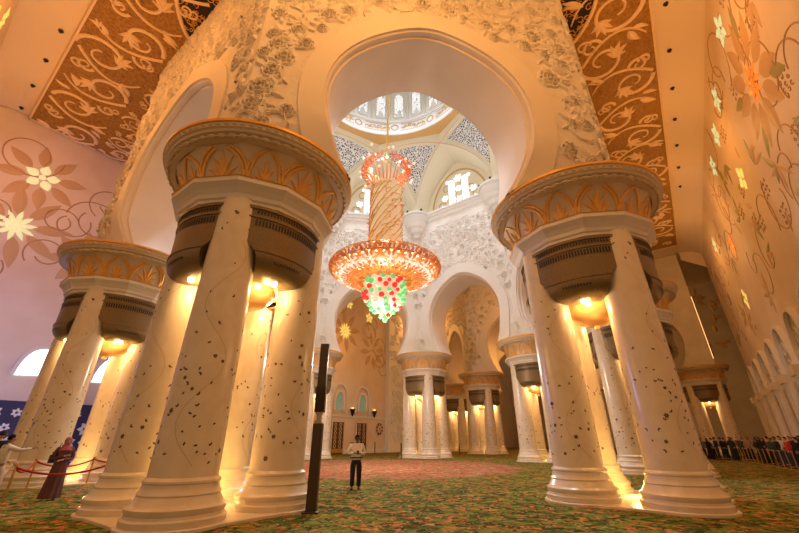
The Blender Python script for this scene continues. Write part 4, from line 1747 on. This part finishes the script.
def person(loc, rz, lab, grp, pose, clothes, H=1.75, fingers=True, proto=None):
    """pose: dict with hand targets etc. in a local frame (x right, y forward, z up), for a 1.75 m body"""
    s = H / 1.75
    sk = clothes['skin']
    t = empty('person', (loc[0], loc[1], 0), rz, lab, 'person', grp)
    lx = pose.get('step', 0.0)
    hipz, kneez = .92, .50
    J = {}
    J['pelvis'] = (0, 0, .95)
    J['waist'] = (0, 0, 1.08)
    J['chest'] = (0, 0, 1.30)
    J['neck'] = (0, .0, 1.47)
    J['head0'] = (0, .01, 1.54)
    for sd, nm in ((1, 'r'), (-1, 'l')):
        J['sh' + nm] = (sd * .175, -.01, 1.41)
        J['hip' + nm] = (sd * .095, 0, .90)
        J['kn' + nm] = (sd * .10, .02 + sd * lx * .5, .50)
        J['an' + nm] = (sd * .11, -.02 + sd * lx, .085)
        J['to' + nm] = (sd * .125, .14 + sd * lx, .035)
        J['el' + nm] = pose['el' + nm]
        J['wr' + nm] = pose['wr' + nm]
    names = list(J)
    ix = {n: i for i, n in enumerate(names)}
    rad = dict(pelvis=(.130, .09), waist=(.115, .08), chest=(.145, .10), neck=.055, head0=.05)
    for nm in 'rl':
        rad.update({'sh' + nm: .062, 'hip' + nm: .085, 'kn' + nm: .055, 'an' + nm: .038, 'to' + nm: .032, 'el' + nm: .040, 'wr' + nm: .026})
    ed = [('pelvis', 'waist'), ('waist', 'chest'), ('chest', 'neck'), ('neck', 'head0')]
    for nm in 'rl':
        ed += [('chest', 'sh' + nm), ('sh' + nm, 'el' + nm), ('el' + nm, 'wr' + nm), ('pelvis', 'hip' + nm), ('hip' + nm, 'kn' + nm), ('kn' + nm, 'an' + nm), ('an' + nm, 'to' + nm)]
    chains = [([J[n] for n in names], [rad[n] for n in names], [(ix[a], ix[b_]) for a, b_ in ed])]
    # hands
    for sd, nm in ((1, 'r'), (-1, 'l')):
        wv = Vector(J['wr' + nm])
        d = (wv - Vector(J['el' + nm])).normalized()
        up = Vector((0, 0, 1)) if abs(d.z) < .85 else Vector((0, 1, 0))
        side = d.cross(up).normalized()
        palm = wv + d * .075
        chains.append(([tuple(wv - d * .01), tuple(wv + d * .03), tuple(palm)], [.024, (.036, .022), (.040, .018)], [(0, 1), (1, 2)]))
        if fingers:
            curl = -up * .02
            for q, (off, ln) in enumerate(((-.028, .060), (-.010, .072), (.010, .068), (.028, .052))):
                p0 = palm - d * .01 + side * off
                p1 = palm + d * ln * .55 + side * off * 1.1 + curl * .4
                p2 = palm + d * ln * .95 + side * off * 1.1 + curl * 1.6
                chains.append(([tuple(p0), tuple(p1), tuple(p2)], [.009, .0085, .007], [(0, 1), (1, 2)]))
            p0 = wv + d * .03 + side * -.030 * sd
            p1 = p0 + d * .03 + side * -.025 * sd
            p2 = p1 + d * .03 + curl * .6
            chains.append(([tuple(p0), tuple(p1), tuple(p2)], [.010, .010, .008], [(0, 1), (1, 2)]))
    bm = skinned(chains)
    for f in bm.faces:
        f.smooth = True
    # head with nose, ears
    hc = Vector((0, .02, 1.64))
    tilt = pose.get('nod', 0)
    hm = MB()
    rows = []
    NR, NSG = 12, 16
    for i in range(NR, -1, -1):
        th = PI * i / NR
        row = []
        for j in range(NSG):
            ph = 2 * PI * j / NSG
            x = .076 * math.sin(th) * math.cos(ph)
            y = .095 * math.sin(th) * math.sin(ph)
            z = .115 * math.cos(th)
            if z < -.02:
                x *= 1 - .28 * (-z - .02) / .095
                y *= 1 - .10 * (-z - .02) / .095
            if y > .05 and abs(x) < .02 and -.045 < z < .02:
                y += .024 * (1 - abs(x) / .02)
            row.append((x, y, z))
        rows.append(row)
    hm.grid(rows, True)
    for sd in (-1, 1):
        hm.ball((sd * .078, -.005, -.005), .026, 6, 4, (.4, .7, 1.2))
    rot = Matrix.Rotation(-tilt, 3, 'X') @ Matrix.Rotation(pose.get('turn', 0), 3, 'Z')
    vs = [bm.verts.new(hc + rot @ Vector(v)) for v in hm.v]
    for f in hm.f:
        try:
            nf = bm.faces.new([vs[i] for i in f])
            nf.smooth = True
        except ValueError:
            pass
    # eyes and mouth
    fm = MB()
    for sd in (-1, 1):
        fm.ball((sd * .030, .083, .008), .011, 6, 4, (1.2, .6, .8))
    fm.ball((0, .088, -.058), .018, 6, 4, (1.3, .4, .3))
    vs = [bm.verts.new(hc + rot @ Vector(v)) for v in fm.v]
    for f in fm.f:
        try:
            nf = bm.faces.new([vs[i] for i in f])
            nf.material_index = 1
        except ValueError:
            pass
    bmesh.ops.scale(bm, vec=(s, s, s), verts=bm.verts)
    me = bpy.data.meshes.new('body')
    bm.to_mesh(me)
    bm.free()
    me.materials.append(sk)
    me.materials.append(M['black'])
    mk('body', me, t)

    def garment(name, pts, radd, edges, m_, label=None):
        b2 = skinned([(pts, radd, edges)])
        for f in b2.faces:
            f.smooth = True
        bmesh.ops.scale(b2, vec=(s, s, s), verts=b2.verts)
        me2 = bpy.data.meshes.new(name)
        b2.to_mesh(me2)
        b2.free()
        me2.materials.append(m_)
        return mk(name, me2, t, label=label)
    # shirt
    L3 = lambda a, b_, q: tuple(Vector(a).lerp(Vector(b_), q))
    sn = [(0, 0, .86), (0, 0, 1.08), (0, 0, 1.30), (0, 0, 1.45)]
    sr = [(.190, .145), (.172, .135), (.198, .148), (.085, .085)]
    se = [(0, 1), (1, 2), (2, 3)]
    for nm in 'rl':
        b0 = len(sn)
        sn += [J['sh' + nm], L3(J['sh' + nm], J['el' + nm], .55), J['el' + nm]]
        sr += [.088, .074, .064]
        se += [(2, b0), (b0, b0 + 1), (b0 + 1, b0 + 2)]
        if clothes.get('long', True):
            sn.append(L3(J['el' + nm], J['wr' + nm], .93))
            sr.append(.042)
            se.append((b0 + 2, b0 + 3))
    if clothes['kind'] == 'robe':
        garment('robe_top', sn, sr, se, clothes['top'], clothes.get('top_label'))
        d = MB()
        NS = 40
        rows = []
        for i in range(12):
            q = i / 11
            z = 1.12 - q * 1.06
            row = []
            for j in range(NS):
                a = 2 * PI * j / NS
                fold = 1 + (.02 + .10 * q) * math.sin(a * 9 + 1.5 * q) + .05 * q * math.sin(a * 4 + 2)
                row.append((s * (.165 + .085 * q ** .9) * fold * math.cos(a), s * (.130 + .085 * q ** .9) * fold * math.sin(a), s * z))
            rows.append(row)
        d.grid(rows, True)
        d.build('robe_skirt', clothes['bottom'], t, True)
    else:
        garment('shirt', sn, sr, se, clothes['top'], clothes.get('top_label'))
        tn = [(0, 0, 1.02), (0, 0, .92)]
        tr = [(.170, .128), (.185, .140)]
        te = [(0, 1)]
        for nm in 'rl':
            b0 = len(tn)
            tn += [J['hip' + nm], L3(J['hip' + nm], J['kn' + nm], .5), J['kn' + nm], L3(J['kn' + nm], J['an' + nm], .55), L3(J['kn' + nm], J['an' + nm], .97)]
            tr += [.108, .100, .084, .076, .074]
            te += [(1, b0), (b0, b0 + 1), (b0 + 1, b0 + 2), (b0 + 2, b0 + 3), (b0 + 3, b0 + 4)]
        garment('trousers', tn, tr, te, clothes['bottom'], clothes.get('bottom_label'))
    for sd, nm in ((1, 'r'), (-1, 'l')):
        a, to = Vector(J['an' + nm]), Vector(J['to' + nm])
        sh = MB()
        rows = []
        for q, wd, hh in ((-.35, .028, .06), (-.2, .040, .085), (.2, .044, .085), (.6, .050, .06), (1.0, .048, .045), (1.25, .026, .03)):
            c = a.lerp(to, q)
            rows.append([(s * (c.x + wd * math.cos(w_)), s * c.y, s * (.003 + hh * (.5 + .5 * math.sin(w_)))) for w_ in [2 * PI * j / 8 for j in range(8)]])
        sh.grid(rows, True)
        sh.add(rows[0], [tuple(range(8))])
        sh.add(rows[-1], [tuple(range(8))])
        sh.build('shoe', clothes.get('shoes', M['black']), t, True)
    # hair / scarf / cap
    hd = MB()
    scarf = clothes.get('hairkind') == 'scarf'
    rows = []
    for i in range(9):
        th = (PI * .50 if not scarf else PI * .74) * i / 8
        row = []
        for j in range(18):
            ph = 2 * PI * j / 18
            front = max(0, math.sin(ph))
            tt = th * (1 - (.42 if not scarf else .55) * front ** 1.5) * (1.18 if front < .3 else 1.0)
            rx, ry, rz_ = (.084, .104, .124) if not scarf else (.098, .115, .135)
            row.append((rx * math.sin(tt) * math.cos(ph), ry * math.sin(tt) * math.sin(ph) - .006, rz_ * math.cos(tt)))
        rows.append(row)
    hd.grid(rows, True)
    hd.v = [tuple(s * (hc + rot @ Vector(v))) for v in hd.v]
    if scarf:
        rows = [[(s * r * math.cos(a), s * (.01 + r * .8 * math.sin(a)), s * z) for a in [2 * PI * j / 18 for j in range(18)]] for r, z in ((.085, 1.60), (.088, 1.53), (.11, 1.47), (.17, 1.42), (.19, 1.37))]
        hd.grid(rows, True)
    if clothes.get('hairkind') == 'cap':
        pk = [hc + rot @ Vector((.075 * math.cos(a), .085 + .085 * math.sin(a), .055)) for a in [PI * j / 8 for j in range(9)]]
        hd.add([tuple(s * p) for p in pk], [tuple(range(9))])
    hd.build({'scarf': 'headscarf', 'cap': 'cap'}.get(clothes.get('hairkind'), 'hair'), clothes['hair'], t, True)
    return t


M['skin_a'] = mat('brown skin', (.32, .17, .09), .5)
M['skin_b'] = mat('light skin', (.62, .38, .25), .5)
M['skin_c'] = mat('dark skin', (.12, .06, .035), .5)
M['hair'] = mat('black hair', (.012, .009, .008), .8, spec=0.1)
cloth = {}


def cl(name, c):
    if name not in cloth:
        cloth[name] = mat(name + ' cloth', c, .85)
    return cloth[name]


def face_to(x, y, tx=0, ty=0):
    return math.atan2(ty - y, tx - x) - PI / 2


# security guard, hands together at the waist holding a phone
g = person((-10.3, 11.26), face_to(-10.3, 11.26) + .15, 'guard in white shirt and black trousers standing alone on the carpet, looking at his hands', None,
           dict(elr=(.27, -.02, 1.14), ell=(-.27, -.02, 1.14), wrr=(.09, .22, 1.16), wrl=(-.08, .22, 1.14), nod=.35),
           dict(kind='suit', top=cl('white shirt', (.75, .70, .66)), bottom=cl('black', (.012, .012, .014)), skin=M['skin_c'], hair=M['hair']), H=1.78)
m = MB()
for sx in (-1, 1):
    m.box(sx * .17 - .055, sx * .17 + .055, -.06, .05, 1.50, 1.525)
m.build('epaulettes', cl('black', (0, 0, 0)), g)
m = MB()
m.box(-.19, .19, -.14, .14, 1.005, 1.04)
m.build('belt', cl('black', (0, 0, 0)), g)
m = MB()
m.box(-.035, .04, .31, .32, 1.14, 1.26)
g.scale = (1.12, 1.08, 1.0)
ph = tag(m.build('phone', M['black'], loc=(-10.3, 11.26, 0.0), rotz=face_to(-10.3, 11.26) + .15), 'small dark phone held by the guard in the white shirt', 'phone')

# woman in the long mauve-brown robe
person((-15.85, 4.05), face_to(-15.85, 4.05) + .2, 'woman in a long brown robe and rosy headscarf standing behind the rope, arms folded', None,
       dict(elr=(.27, .0, 1.12), ell=(-.27, .0, 1.12), wrr=(-.02, .22, 1.22), wrl=(.04, .20, 1.10), nod=.1),
       dict(kind='robe', top=cl('brown robe', (.13, .055, .055)), bottom=cl('brown robe', (.13, .055, .055)), skin=M['skin_b'], hair=cl('rosy scarf', (.42, .10, .13)), hairkind='scarf', shoes=cl('pale shoes', (.5, .45, .4))), H=1.68)
m = MB()
m.box(.17, .30, -.16, .02, .98, 1.20)
m.tube([(.22, -.08, 1.20), (.15, 0, 1.45), (.12, -.05, 1.52)], .012, 6)
tag(m.build('handbag', M['black'], loc=(-15.85, 4.05, 0), rotz=face_to(-15.85, 4.05) + .2), 'dark shoulder bag carried by the woman in the brown robe', 'bag')
# man in white reaching towards the columns
px, py = -17.5, 3.0
person((px, py), face_to(px, py, -18.4, 9.0), 'man in white shirt and pale trousers reaching out one arm at the left edge', None,
       dict(elr=(.30, .22, 1.30), wrr=(.34, .52, 1.36), ell=(-.26, .02, 1.16), wrl=(-.22, .20, 1.00), step=.12),
       dict(kind='suit', top=cl('white shirt', (0, 0, 0)), bottom=cl('cream trousers', (.62, .58, .50)), skin=M['skin_a'], hair=M['hair']), H=1.76)
px, py = -18.6, 2.95
person((px, py), face_to(px, py, -30, 6), 'man in dark navy clothes and cap at the far left edge, seen from behind', None,
       dict(elr=(.25, .0, 1.12), wrr=(.20, .20, 1.05), ell=(-.25, .0, 1.12), wrl=(-.20, .2, 1.05)),
       dict(kind='suit', top=cl('navy', (.012, .016, .035)), bottom=cl('navy', (0, 0, 0)), skin=M['skin_b'], hair=cl('navy', (0, 0, 0)), hairkind='cap'), H=1.9)

# crowd
rnd = random.Random(55)
tops = [('black', (.012, .012, .014), 'black'), ('navy', (.012, .016, .035), 'navy'), ('crowd red', (.50, .02, .015), 'red'), ('crowd white', (.60, .56, .50), 'white'),
        ('crowd grey', (.12, .11, .10), 'grey'), ('crowd tan', (.38, .20, .10), 'tan'), ('crowd green', (.04, .07, .04), 'dark green'), ('crowd peach', (.60, .25, .14), 'peach')]
pos = []
for i in range(14):                     # the group standing left of the barrier
    q = i / 13
    pos.append((-0.9 + 4.3 * q + rnd.uniform(-.15, .15), 46.6 + rnd.uniform(-.1, .1) + .8 * (i % 3)))
for i in range(22):                     # the queue behind the barrier
    q = i / 21
    pos.append((3.3 + 1.5 * q + (i % 3) * .45 + rnd.uniform(-.1, .1), 46.0 - 15.0 * q + rnd.uniform(-.2, .2)))
protos = {}


def crowd_protos():
    for kind in ('robe', 'suit'):
        for v in range(2):
            hk = 'scarf' if kind == 'robe' else 'hair'
            p = person((0, 0), 0, 'x', None,
                       dict(elr=(.26, -.02, 1.13), ell=(-.26, -.02, 1.13), wrr=(.22, .12 + .1 * v, .92 + .2 * v), wrl=(-.22, .16, .95), step=.07 * v),
                       dict(kind=kind, top=cl('black', (0, 0, 0)), bottom=cl('black', (0, 0, 0)), skin=M['skin_b'], hair=M['hair'], hairkind=hk), H=1.7, fingers=False)
            protos[(kind, v)] = p


crowd_protos()
spec = ['robe black', 'suit crowd white', 'suit black', 'suit crowd grey', 'robe black', 'suit crowd white', 'suit black', 'suit navy', 'suit black', 'robe black', 'suit crowd tan', 'suit crowd grey', 'suit black', 'suit crowd white',
        'suit crowd tan', 'robe black', 'suit crowd peach', 'suit black', 'robe crowd peach', 'suit black', 'robe black', 'suit crowd green', 'suit crowd grey', 'suit crowd green', 'suit crowd white', 'robe black', 'suit black', 'suit navy', 'suit crowd red', 'suit crowd red', 'robe black', 'suit crowd tan', 'suit black', 'robe black', 'suit crowd grey', 'suit crowd green']
WHERE = ['at the left end of the standing group', 'second from the left of the standing group', 'near the left end of the group', 'left of centre in the group', 'in the front of the standing group', 'in the middle of the standing group', 'behind the middle of the group', 'right of centre in the group', 'beside the grey column base in the group', 'in the right half of the group', 'towards the right of the group', 'near the right end of the group', 'second last of the standing group', 'last of the standing group before the posts']
tc_ = {n: (c, lab) for n, c, lab in tops}
used = set()
for i, (x, y) in enumerate(pos):
    kind, cn = spec[i].split(' ', 1)
    key = (kind, i % 2)
    if key in used:
        p = copy_tree(protos[key])
    else:
        p = protos[key]
        used.add(key)
    p.location = (x, y, 0)
    p.rotation_euler.z = face_to(x, y, -8, 30) + rnd.uniform(-.9, .9)
    sc_ = rnd.uniform(1.02, 1.12)
    p.scale = (sc_, sc_, sc_)
    m_top = cl(cn, tc_[cn][0])
    m_bot = m_top if kind == 'robe' else cl(rnd.choice(('black', 'black', 'jeans')), (.03, .04, .08))
    for ch in p.children:
        nm = ch.name.split('.')[0]
        mt = {'shirt': m_top, 'robe_top': m_top, 'robe_skirt': m_bot, 'trousers': m_bot, 'headscarf': cl('black', (0, 0, 0)), 'body': rnd.choice((M['skin_a'], M['skin_b']))}.get(nm)
        if mt:
            ch.material_slots[0].link = 'OBJECT'
            ch.material_slots[0].material = mt
    what = 'robe and headscarf' if kind == 'robe' else 'top'
    if i < 14:
        lab = 'person in %s %s standing %s' % (tc_[cn][1], what, WHERE[i])
    else:
        n = i - 14
        place = 'behind the barrier posts, ' + ORD(n, 22, 'the far end')
        lab = 'person in %s %s %s' % (tc_[cn][1], what, place)
    tag(p, lab, 'person', 'people waiting at the right')
